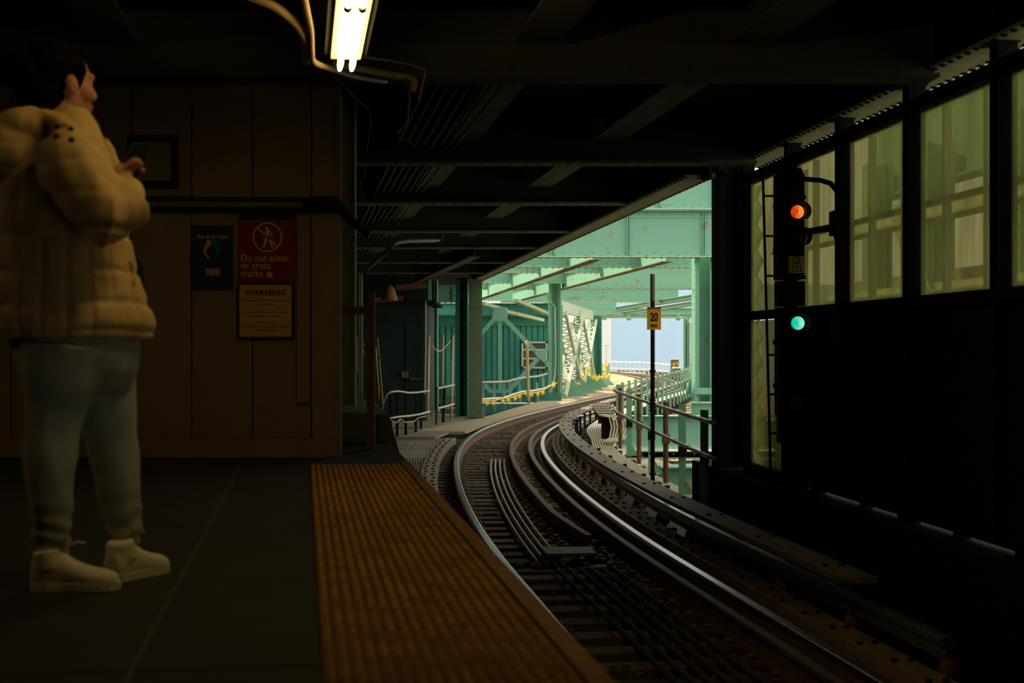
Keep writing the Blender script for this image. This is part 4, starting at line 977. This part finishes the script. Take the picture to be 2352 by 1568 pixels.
# right hand fence
FP = [(2.05, 14.3), (1.97, 17), (1.90, 20.5), (1.86, 23.3), (1.92, 26.3), (2.6, 30.6), (3.57, 36), (4.7, 42.2), (6.3, 51), (7.9, 60)]
FPt = [Vector((x, y, 0)) for x, y in FP]; fr = []
e_ = [2 * FPt[0] - FPt[1]] + FPt + [2 * FPt[-1] - FPt[-2]]
for i in range(1, len(e_) - 2):
    for k in range(8): fr.append(cr(e_[i - 1], e_[i], e_[i + 1], e_[i + 2], k / 8))
fr.append(FPt[-1])
rf = empty('pipe_fence', fr[0], 'two-rail pipe fence on mixed green and rusty posts right of the conduits', 'fence')
MB().tube([p + Vector((-.02, 0, .0)) for p in fr], .024, 8).build('top_rail', GALV, rf, smooth=True)
MB().tube([p + Vector((-.02, 0, -.36)) for p in fr], .024, 8).build('mid_rail', GALV, rf, smooth=True)
cpl = MB()
acc = 0
for a, b in zip(fr, fr[1:]):
    acc += (b - a).length
    if acc > .8:
        acc = 0
        for z in (0, -.36): cpl.tube([a + Vector((-.02, 0, z)), a + (b - a) * .12 + Vector((-.02, 0, z))], .03, 8)
cpl.build('couplings', GALV, rf, kind='stuff')
def f_at(Y):
    for a, b in zip(fr, fr[1:]):
        if a.y <= Y <= b.y: return a.lerp(b, (Y - a.y) / (b.y - a.y))
    return fr[-1]
py = [(15.3, 0), (16.9, 0), (18.4, 1), (20.0, 0), (21.6, 1), (23.2, 0), (24.9, 1), (26.0, 0)] + [(27.6 + 1.55 * k, 0) for k in range(20)]
for k, (Y, kind) in enumerate(py):
    p = f_at(Y) + Vector((.05, 0, 0))
    if kind: MB().tube([p + Vector((0, 0, .06)), p + Vector((0, 0, -1.0))], .034, 10).build('rusty_post', RUST, rf, label='rust-brown round post')
    else:
        MB().box(p + Vector((0, 0, -.46)), (.085 if Y < 27 else .055, .03, 1.1)).build('post', TEAL, rf)
    if Y < 27:
        MB().box(p + Vector((.0, -.03, -.42 - .05 * (k % 2))), (.10, .05, .12)).build('clamp', BLACKST if k % 2 else RUST, rf)
        if not kind: MB().slab([p + Vector((.03, 0, -.8)), p + Vector((.03, 0, -1.0)), p + Vector((.16, 0, -1.0))], (0, .03, 0)).build('foot_gusset', TEAL, rf)
# second track and deck to the right far away
for off, lb in ((3.4, 'inner rail of the neighbouring track beyond the curve'), (4.9, 'outer rail of the neighbouring track beyond the curve')):
    rail('far_rail', lb, off, 58, 118, ZR, POL if off > 4 else RUSTR)
s = s_at_y(58)
while s < s_at_y(116):
    p, d, r = at_s(s); o = tie0.copy(); C.objects.link(o); o.parent = tb; c = p + r * 4.15
    o.location = (c.x, c.y, -1.32 - ZR); o.rotation_euler = (0, 0, math.atan2(r.y, r.x)); s += 1.2
pts, nr = tp(-1.3, 67, 125, -1.07, 1.5)
MB().sweep(pts, nr, [(-2.6, 0), (.95, 0), (.95, -.06), (-2.6, -.06)]).build('walk_plate', CONC, dk)
# white railings at the far curve
wr_ = empty('white_railing', W(1470, 850, 112), 'thin white railing round the far curve before the blue cladding', 'railing')
pts, nr = tp(6.8, 88, 128, 0, 1.5)
P3 = [W(1404, 831, 112), W(1440, 832, 111), W(1480, 833, 109), W(1520, 836, 105), W(1545, 839, 98)]
for dz in (0, .5, .8): MB().tube([p - Vector((0, 0, dz)) for p in P3], .05 if dz else .07, 6).build('rail', WHT, wr_)
for k in range(14):
    x = 1406 + 10.5 * k; t = k / 13; p = W(x, 832 + 7 * max(0, t - .5) * 2, 112 - 13 * t); MB().tube([p, p - Vector((0, 0, 1.15))], .04, 5).build('post', WHT, wr_)
gbx = empty('signal_box', W(1550, 858, 75), 'dark scribbled equipment box with a pale lid at the end of the fence', 'box')
MB().bb(W(1542, 0, 75).x, W(1559, 0, 75).x, 75, 75.4, W(0, 868, 75).z, W(0, 826, 75).z).build('body', mat('box_brown', (.20, .17, .10), .7), gbx)
MB().bb(W(1540, 0, 75).x, W(1561, 0, 75).x, 74.9, 75.5, W(0, 826, 75).z, W(0, 823, 75).z).build('lid', WHT, gbx)
MB().tube([W(1545, 838, 74.97), W(1547, 832, 74.97), W(1549, 838, 74.97), W(1547, 843, 74.97), W(1551, 834, 74.97), W(1555, 831, 74.97), W(1556, 838, 74.97)], .03, 4).build('scribble', YEL, gbx)
gb2 = empty('relay_box', W(1556, 870, 62), 'squat dark box with a pale lid in front of the scribbled box', 'box')
MB().bb(W(1549, 0, 62).x, W(1563, 0, 62).x, 62, 62.4, W(0, 868, 62).z, W(0, 846, 62).z).build('body', mat('box_brown', (0, 0, 0)), gb2)
MB().bb(W(1547, 0, 62).x, W(1566, 0, 62).x, 61.9, 62.5, W(0, 846, 62).z, W(0, 843, 62).z).build('lid', WHT, gb2)
# lower girders on the right
def lowg(label, Z, xl, xr, yt, yb, m=TEAL, mf=MINT): 
    g2 = girder('floor_girder', label, (W(xl, 0, Z).x, Z, W(0, yb, Z).z), (W(xr, 0, Z).x, Z, W(0, yb, Z).z), W(0, yt, Z).z - W(0, yb, Z).z, .35, m, group='green floor girders at the right', riv=.2, mf=mf); return g2
lowg('big plain green floor girder behind the speed sign pole', 33, 1415, 1760, 955, 1026)
lowg('low dark floor girder seen between fence posts, upper of two', 27.5, 1440, 1800, 1035, 1052)
lowg('lowest green floor girder beside the black parapet', 22.5, 1515, 1800, 1072, 1135)
MB().slab([W(1565, 1040, 30), W(1595, 1058, 27.5), W(1545, 1060, 27.5), W(1480, 1038, 30)], (0, 0, -.05)).build('loose_board', CONC, None, 'pale loose board lying on the lower floor girders', 'board')
MB().tube([W(1445, 1046, 28), W(1545, 1041, 29)], .09, 10).build('green_pipe', TEAL, None, 'stubby green pipe low between the fence posts', 'pipe')
sd2 = empty('side_deck', (6, 44, -.98), 'pale planked side deck right of the fence behind the massive column', 'deck')
for k in range(14):
    y0 = 36.5 + k * 1.5
    MB().prism([(f_at(y0).x + .35, y0), (13, y0), (13, y0 + .7), (f_at(y0 + .7).x + .35, y0 + .7)], -1.03, -.97).build('plank', CONC, sd2)
sg3 = girder('side_girder', 'dark green girder carrying the pale planked side deck', (3.9, 36.2, -1.75), (13, 36.2, -1.75), .65, .3, TEALD, riv=.3)
MB().slab([W(1576, 905, 47), W(1595, 905, 47), W(1595, 868, 47), W(1588, 868, 47)], (0, .1, 0)).build('end_bracket', TEALD, None, 'dark green triangular bracket beside the massive column', 'bracket')
# far clad building: shade put into the blue, sun into the white
bd = empty('clad_building', W(1405, 900, 150), 'tall building with a pale blue shaded front and a white sunlit side', 'building')
cx = W(1405, 0, 150).x; zt = 7.5
for k in range(8):
    MB().bb(cx + k * 4.6, cx + k * 4.6 + 4.58, 150, 150.4, -9, zt).build('shade_blue_panel', BBLUE, bd, label='shade-blue cladding panel')
side = Vector((-.80, -.60, 0)) * -1
for k in range(4):
    a = Vector((cx - .02, 150, 0)) + Vector((-.93, .36, 0)) * (k * 5); b = a + Vector((-.93, .36, 0)) * 4.99
    MB().slab([(a.x, a.y, -9), (b.x, b.y, -9), (b.x, b.y, zt), (a.x, a.y, zt)], (.1, .3, 0)).build('sunlit_white_panel', BWHITE, bd, label='sunlit white cladding panel')
bd2 = empty('far_house', (-30, 130, -9), 'plain far building closing the view left of the corrugated shed', 'building')
MB().bb(-60, -8, 130, 140, -9, 6).build('wall', CONCD, bd2)

# ------------------------------------------------------------ outside the window wall
def out(Y, off): return Vector((RW(Y) + off, Y, 0))
def ob(label, name, Y0, Y1, off, z0, z1, th, m, cat): 
    a = out(Y0, off); b = out(Y1, off); r = empty(name, (a.x, a.y, z0), label, cat)
    MB().beam((a.x, a.y, (z0 + z1) / 2), (b.x, b.y, (z0 + z1) / 2), th, z1 - z0).build('web', m, r)
    MB().beam((a.x, a.y, z0), (b.x, b.y, z0), th + .2, .03).build('flange', m, r); return r
ob('pale riveted rail beam crossing outside the windows at mid height', 'outside_beam', 3, 20, 1.9, 2.08, 2.22, .08, MINT, 'beam')
ob('grey green plate girder outside high behind the windows', 'outside_girder', 3, 20, 3.2, 2.80, 4.6, .1, TEAL, 'girder')
ob('lower pale ledge beam outside the windows', 'outside_beam', 3, 20, 2.6, 1.40, 1.50, .1, MINT, 'beam')
for k, Y in enumerate((19, 17, 14.6, 12.2, 9.8)):
    a = out(Y, 2.9); column('outside_column', '%s green column outside the windows' % ['farthest', 'fourth', 'middle', 'second', 'nearest'][k], (a.x, a.y, -3), 6.2, w=.3, d=.3, m=TEAL)
ow = empty('outside_hoarding', out(12, 3.8), 'pale timber hoarding low outside the windows', 'fence')
Y = 6
k = 0
while Y < 24:
    a = out(Y, 4.2); MB().box((a.x, a.y, .3), (.04, .52, 3.1), Matrix.Rotation(.103, 3, 'Z')).build('board', mat('hoarding', (.55, .48, .26), .8, n=.3, ns=3, rand=.2), ow); Y += .56
for k, (Y0, Y1, z0, z1) in enumerate(((9, 12, .2, 2.0), (15.5, 17, .6, 2.4))):
    a = out(Y0, 2.4); b = out(Y1, 2.4); MB().beam((a.x, a.y, z0), (b.x, b.y, z1), .1, .18).build('outside_brace', MINT, None, ['low pale diagonal brace outside the windows', 'far pale diagonal brace outside the windows'][k], 'brace')

# ------------------------------------------------------------ person
def remesh(mb, name, m, parent, vox, it=2, disp=None, label=None):
    me = bpy.data.meshes.new(name); me.from_pydata([tuple(v) for v in mb.v], [], mb.f)
    o = bpy.data.objects.new(name, me); C.objects.link(o)
    md = o.modifiers.new('r', 'REMESH'); md.mode = 'VOXEL'; md.voxel_size = vox; md.use_smooth_shade = True
    sm = o.modifiers.new('s', 'SMOOTH'); sm.factor = .5; sm.iterations = it
    dg = bpy.context.evaluated_depsgraph_get(); nm = bpy.data.meshes.new_from_object(o.evaluated_get(dg)); bpy.data.objects.remove(o)
    if disp:
        ns = [v.normal.copy() for v in nm.vertices]
        for v, n in zip(nm.vertices, ns): v.co += n * disp(v.co)
    off = parent_loc(parent)
    for v in nm.vertices: v.co -= off
    nm.materials.clear(); nm.materials.append(m)
    for p in nm.polygons: p.use_smooth = True
    o = bpy.data.objects.new(name, nm); C.objects.link(o); o.parent = parent
    if label: o['label'] = label
    return o
SKIN = mat('skin', (.50, .24, .13), .6)
JACK = mat('cream_quilted_nylon', (.62, .43, .15), .6, n=.15, ns=5)
PANT = mat('grey_sweatpants', (.42, .43, .32), .9, n=.3, ns=14)
SHOE = mat('white_canvas_shoe', (.80, .74, .52), .7)
HAIR = mat('dark_hair', (.006, .004, .003), .9, n=.5, ns=60, stretch=(1, 1, .1), spec=.05)
pe = empty('person', W(190, 1345, 4.5), 'person in a cream quilted jacket and grey sweatpants looking at a phone', 'person')
fa = math.radians(30); Fv = Vector((math.cos(fa), math.sin(fa), 0)); Lv = Vector((-math.sin(fa), math.cos(fa), 0))
def loft(mb, rings, n=36, f=Fv, l=Lv):
    b = len(mb.v)
    for (c, rf_, rl_) in rings:
        for k in range(n):
            a = 2 * math.pi * k / n; mb.v.append(Vector(c) + f * math.cos(a) * rf_ + l * math.sin(a) * rl_)
    m_ = len(rings)
    for i in range(m_ - 1):
        for k in range(n):
            k2 = (k + 1) % n; mb.f.append([b + i * n + k, b + i * n + k2, b + (i + 1) * n + k2, b + (i + 1) * n + k])
    mb.f.append([b + k for k in range(n)][::-1]); mb.f.append([b + (m_ - 1) * n + k for k in range(n)])
ZP = 4.5
def tor(y, xl, xr, rl, Z=ZP, shrink=0):
    w_ = (xr - xl) / 2 * Z / F; s_ = math.sin(fa) * rl; rf_ = math.sqrt(max(w_ * w_ - s_ * s_, .0016)) / math.cos(fa)
    return (W((xl + xr) / 2, y, Z), rf_ - shrink, rl - shrink)
TR = [(779, -6, 344, .22), (765, -14, 352, .235), (735, -18, 352, .24), (700, -22, 338, .24), (640, -28, 320, .235), (600, -30, 306, .23), (540, -30, 296, .225), (450, -30, 286, .225),
      (400, -22, 268, .225), (350, 8, 252, .22), (315, 40, 240, .19), (285, 74, 228, .13), (262, 96, 212, .095), (248, 108, 200, .08)]
jk = MB(); loft(jk, [tor(*t) for t in TR])
rs, re, rw2 = W(140, 345, 4.30), W(250, 505, 4.20), W(284, 432, 4.36)
jk.tube([rs, rs.lerp(re, .35) + Vector((0, -.01, .0)), rs.lerp(re, .75), re, re.lerp(rw2, .35) + Vector((.02, 0, 0)), re.lerp(rw2, .8), rw2], [.095, .10, .098, .092, .088, .07, .05], 20)
ls, le, lw_ = W(190, 345, 4.66), W(275, 500, 4.78), W(290, 425, 4.60)
jk.tube([ls, ls.lerp(le, .5), le, le.lerp(lw_, .6), lw_], [.09, .09, .085, .07, .05], 20)
jk.ball(W(28, 352, 4.40), (.13, .12, .115)); jk.ball(W(70, 300, 4.42), (.12, .12, .07)); jk.ball(W(10, 410, 4.42), (.07, .10, .10))
jk.ball(W(140, 318, 4.37), (.035, .03, .05)); jk.tube([W(100, 272, 4.38), W(130, 285, 4.33), W(162, 305, 4.28), W(180, 345, 4.24)], [.03, .032, .03, .025], 10)
zs = [W(0, y, ZP).z for y in (765, 700, 628, 548, 470, 400, 345)]
cx0 = W(150, 0, ZP)
def quilt(p):
    d = 0.0; q = p - cx0
    dr = min(abs(p.z - z - .008 * math.sin(p.x * 14)) for z in zs)
    d -= (.009 if p.z < W(0, 520, ZP).z else .003) * math.exp(-(dr / .012) ** 2)
    th = math.atan2(q.y, q.x) * .24
    if p.z < W(0, 560, ZP).z:
        u = (th / .075) % 1.0; u = min(u, 1 - u) * .075; d -= .006 * math.exp(-(u / .009) ** 2)
    d += .006 * noise.noise(p * 9) + .005 * noise.noise(Vector((p.x * 26, p.y * 26, p.z * 9)))
    return d
jko = remesh(jk, 'jacket', JACK, pe, .009, 4, quilt)
bpy.context.view_layer.update()
def on_jacket(x, y):
    o_ = Vector((0, 0, CAMZ)) - Vector(pe.location); d_ = (W(x, y, 4.5) - Vector((0, 0, CAMZ))).normalized()
    ok, loc, nn_, _i = jko.ray_cast(o_, d_)
    return (loc + Vector(pe.location)) if ok else W(x, y, 4.4)
for (x, y) in ((133, 292), (162, 297), (131, 313), (164, 322)): MB().ball(on_jacket(x, y), (.010, .010, .010), 8, 6).build('snap', BLK, pe)
MB().tube([on_jacket(296, 600), on_jacket(301, 625), on_jacket(306, 655)], .007, 6).build('zip_pull', mat('brass', (.6, .35, .1), .3, .8), pe)
# trousers
tz = MB(); loft(tz, [tor(900, 100, 285, .09), tor(878, 72, 300, .13), tor(850, 52, 313, .165), tor(820, 38, 316, .185), tor(770, 24, 312, .19), tor(735, 30, 300, .18)])
def leg(pts, mb): 
    c = [W(x, y, z) for x, y, z, r in pts]; q = [c[0]]; rr = [pts[0][3]]
    for i in range(len(c) - 1):
        for k in (1, 2, 3):
            q.append(cr(c[max(0, i - 1)], c[i], c[i + 1], c[min(i + 2, len(c) - 1)], k / 3)); rr.append(pts[i][3] + (pts[i + 1][3] - pts[i][3]) * k / 3)
    mb.tube(q, rr, 22)
leg([(150, 790, 4.42, .15), (142, 860, 4.42, .125), (130, 925, 4.43, .098), (121, 985, 4.43, .083), (115, 1050, 4.43, .084), (116, 1130, 4.43, .070), (118, 1200, 4.43, .060), (119, 1262, 4.43, .056), (120, 1284, 4.43, .048)], tz)
leg([(205, 790, 4.58, .15), (228, 860, 4.60, .118), (242, 930, 4.60, .098), (253, 990, 4.63, .086), (262, 1050, 4.65, .080), (274, 1130, 4.66, .070), (284, 1195, 4.66, .058), (290, 1232, 4.66, .050), (292, 1250, 4.66, .044)], tz)
def wrinkle(p):
    a = .006 * noise.noise(Vector((p.x * 18, p.y * 18, p.z * 9)))
    if p.z < .36: a += .006 * math.sin(p.z * 95 + 5 * noise.noise(p * 8)) * (1 - p.z / .36)
    return a
remesh(tz, 'trousers', PANT, pe, .008, 4, wrinkle)
# shoes
def shoe(heel, dirang, Lf, name_label):
    d = Vector((math.cos(dirang), math.sin(dirang), 0)); l = Vector((-d.y, d.x, 0)); b = MB(); h = Vector((heel[0], heel[1], 0))
    def ring(t, zc, wd, ht): return h + d * t * Lf + Vector((0, 0, zc)), wd, ht
    prof = [(.0, .050, .030, .045), (.06, .058, .040, .056), (.20, .064, .043, .062), (.38, .060, .042, .057), (.52, .047, .046, .044), (.70, .038, .050, .035), (.86, .034, .048, .031), (.96, .030, .036, .025), (1.0, .028, .02, .016)]
    n = 20; base = len(b.v)
    for (t, zc, wd, ht) in prof:
        for k in range(n):
            a = 2 * math.pi * k / n; sx = math.cos(a); sz = math.sin(a)
            b.v.append(h + d * t * Lf + l * sx * wd * (1 if sz > -.2 else 1.05) + Vector((0, 0, max(.004, zc + sz * ht))))
    for i in range(len(prof) - 1):
        for k in range(n):
            k2 = (k + 1) % n; b.f.append([base + i * n + k, base + i * n + k2, base + (i + 1) * n + k2, base + (i + 1) * n + k])
    b.f.append([base + k for k in range(n)][::-1]); b.f.append([base + (len(prof) - 1) * n + k for k in range(n)])
    b.tube([h + d * .20 * Lf + Vector((0, 0, .07)), h + d * .17 * Lf + Vector((0, 0, .128))], [.05, .044], 16)
    s_ = remesh(b, 'shoe', SHOE, pe, .006, 3)
    so = MB(); out_ = []
    for (t, wd) in ((0, .025), (.04, .042), (.2, .047), (.4, .044), (.6, .052), (.8, .054), (.93, .044), (1.02, .018)): out_.append((t, wd))
    poly = [h + d * t * Lf + l * w_ for t, w_ in out_] + [h + d * t * Lf - l * w_ for t, w_ in reversed(out_)]
    so.prism(poly, .002, .026).build('sole', mat('rubber_sole', (.74, .68, .48), .6), s_)
    la = MB()
    for t in (.34, .42, .50, .58):
        zz = .125 - (t - .3) * .17; la.tube([h + d * t * Lf + l * .026 + Vector((0, 0, zz - .012)), h + d * t * Lf + Vector((0, 0, zz)), h + d * t * Lf - l * .026 + Vector((0, 0, zz - .012))], .004, 5)
    c = h + d * .33 * Lf + Vector((0, 0, .125))
    la.tube([c, c + Vector((.02, -.02, .035)), c + Vector((.03, -.02, .05)), c + Vector((.012, -.01, .02)), c], .004, 5); la.tube([c, c + d * .05 + Vector((0, 0, .025)), c + d * .075 + Vector((0, 0, .02))], .004, 5)
    la.build('laces', mat('lace', (.75, .68, .45), .7), s_)
a_ = W(76, 1355, 4.41); shoe((a_.x, 4.40), math.radians(6), .262, '')
a_ = W(262, 1332, 4.60); shoe((a_.x + .0, 4.56), math.radians(65), .262, '')
# body: head, neck, hands, torso and legs in one surface
bd_ = MB(); ha = math.radians(40); Hf = Vector((math.cos(ha), math.sin(ha), 0)); Hl = Vector((-math.sin(ha), math.cos(ha), 0)); HR = Matrix((Hf, Hl, Vector((0, 0, 1)))).transposed()
HC = W(142, 196, 4.5)
def hp_(f, l, z): return HC + Hf * f + Hl * l + Vector((0, 0, z))
bd_.ball(HC + Hf * -.012 + Vector((0, 0, .03)), (.098, .076, .098), 24, 16, HR)
bd_.ball(hp_(.022, 0, -.035), (.070, .060, .088), 20, 14, HR)
bd_.ball(hp_(.055, 0, -.098), (.030, .034, .024), 14, 10, HR)          # chin
bd_.ball(hp_(.078, 0, .030), (.022, .052, .018), 14, 10, HR)           # brow
bd_.tube([hp_(.085, 0, .020), hp_(.099, 0, -.010), hp_(.106, 0, -.028)], [.009, .011, .014], 10)   # nose
for e in (-1, 1):
    bd_.ball(hp_(.098, e * .011, -.033), (.011, .009, .008), 10, 8, HR)
    bd_.ball(hp_(.060, e * .042, -.025), (.030, .026, .028), 12, 8, HR)  # cheek
    bd_.ball(hp_(.000, e * .080, -.008), (.022, .010, .034), 12, 8, HR @ Matrix.Rotation(-.25, 3, 'Y'))  # ear
    bd_.ball(hp_(.074, e * .034, .008), (.013, .016, .011), 10, 8, HR)
bd_.ball(hp_(.088, 0, -.060), (.013, .026, .008), 12, 8, HR); bd_.ball(hp_(.085, 0, -.072), (.012, .022, .008), 12, 8, HR)
bd_.tube([hp_(-.02, 0, -.06), hp_(-.035, 0, -.13), hp_(-.05, 0, -.2)], [.055, .056, .07], 18)
loft(bd_, [tor(t[0], t[1], t[2], t[3], ZP, .05) for t in TR[1:12]], 24)
for pts in (((150, 790, 4.42), (124, 925, 4.42), (117, 1050, 4.43), (119, 1262, 4.43), (122, 1305, 4.43)), ((205, 790, 4.58), (246, 930, 4.62), (262, 1050, 4.65), (290, 1232, 4.66), (294, 1290, 4.66))):
    bd_.tube([W(*p) for p in pts], [.10, .062, .05, .034, .034], 14)
bd_.tube([rs, re, rw2], [.045, .04, .03], 12); bd_.tube([ls, le, lw_], [.045, .04, .03], 12)
# hands: right holds the phone, left supports it
PC = W(297, 389, 4.50)
def hand(wr, palm, side):
    bd_.tube([wr, palm], [.026, .030], 12); bd_.ball(palm, (.030, .034, .040), 12, 10)
    up = (PC - palm).normalized()
    for k, (L1, sp_) in enumerate(((.036, -.030), (.042, -.010), (.040, .010), (.032, .028))):
        b0 = palm + Vector((.006 + sp_ * .2, sp_, .022)); b1 = b0 + Vector((.020, 0, L1 * .55)); b2 = b1 + Vector((.016, -sp_ * .1 * 0, L1 * .30 * side)); b3 = b2 + Vector((.004, 0, .012))
        bd_.tube([b0 - Vector((.006, 0, .014)), b0, b1, b2, b3], [.010, .0098, .009, .0085, .006], 8)
    t0 = palm + Vector((-.006, -.03 * side, .0)); bd_.tube([t0, t0 + Vector((-.004, -.014 * side, .022)), t0 + Vector((.008, -.004 * side, .044))], [.013, .011, .008], 8)
hand(rw2, W(283, 412, 4.45), 1); hand(lw_, W(290, 414, 4.56), -1)
remesh(bd_, 'body', SKIN, pe, .005, 2)
for e in (-1, 1): MB().ball(hp_(.080, e * .034, .008), (.011, .011, .010), 10, 8).build('eye', mat('eye_dark', (.05, .03, .02), .2), pe)
# hair
hr = MB(); hr.ball(hp_(-.030, 0, .045), (.108, .090, .098), 24, 16, HR); hr.ball(hp_(-.07, 0, -.03), (.075, .080, .095), 20, 14, HR)
hr.ball(hp_(-.12, 0, .03), (.075, .06, .07), 16, 12, HR); hr.ball(hp_(.03, 0, .10), (.052, .064, .030), 16, 10, HR)
for e in (-1, 1): hr.tube([hp_(.035, e * .076, .05), hp_(.026, e * .082, .01), hp_(.022, e * .080, -.025)], [.018, .011, .004], 8)
remesh(hr, 'hair', HAIR, pe, .006, 3, lambda p: .003 * noise.noise(Vector((p.x * 60, p.y * 60, p.z * 12))))
# phone and bag
ph = empty('phone', PC, 'dark phone held up in both hands by the person', 'phone')
PR = Matrix.Rotation(math.radians(62), 3, 'Z') @ Matrix.Rotation(math.radians(-62), 3, 'X')
MB().box(PC + Vector((.01, 0, .012)), (.075, .15, .009), PR).build('case', mat('phone_teal_black', (.02, .035, .035), .4), ph)
MB().box(PC + Vector((.01, 0, .012)) + PR @ Vector((0, 0, .0052)), (.068, .14, .001), PR).build('screen', BLK, ph)
MB().box(PC + Vector((.01, 0, .012)) + PR @ Vector((.02, .055, -.0055)), (.022, .022, .002), PR).build('camera_bump', BLK, ph)
bg_ = empty('shoulder_bag', W(310, 640, 4.78), 'black shoulder bag showing in front of the jacket hem', 'bag')
b = MB(); b.ball(W(292, 640, 4.78), (.062, .05, .095), 16, 12); remesh(b, 'pouch', BLACKST, bg_, .008, 2)
MB().tube([W(322, 640, 4.78), W(314, 600, 4.76), W(298, 560, 4.74), W(270, 480, 4.70), W(230, 380, 4.62), W(200, 320, 4.6)], .010, 8).build('strap', BLACKST, bg_)
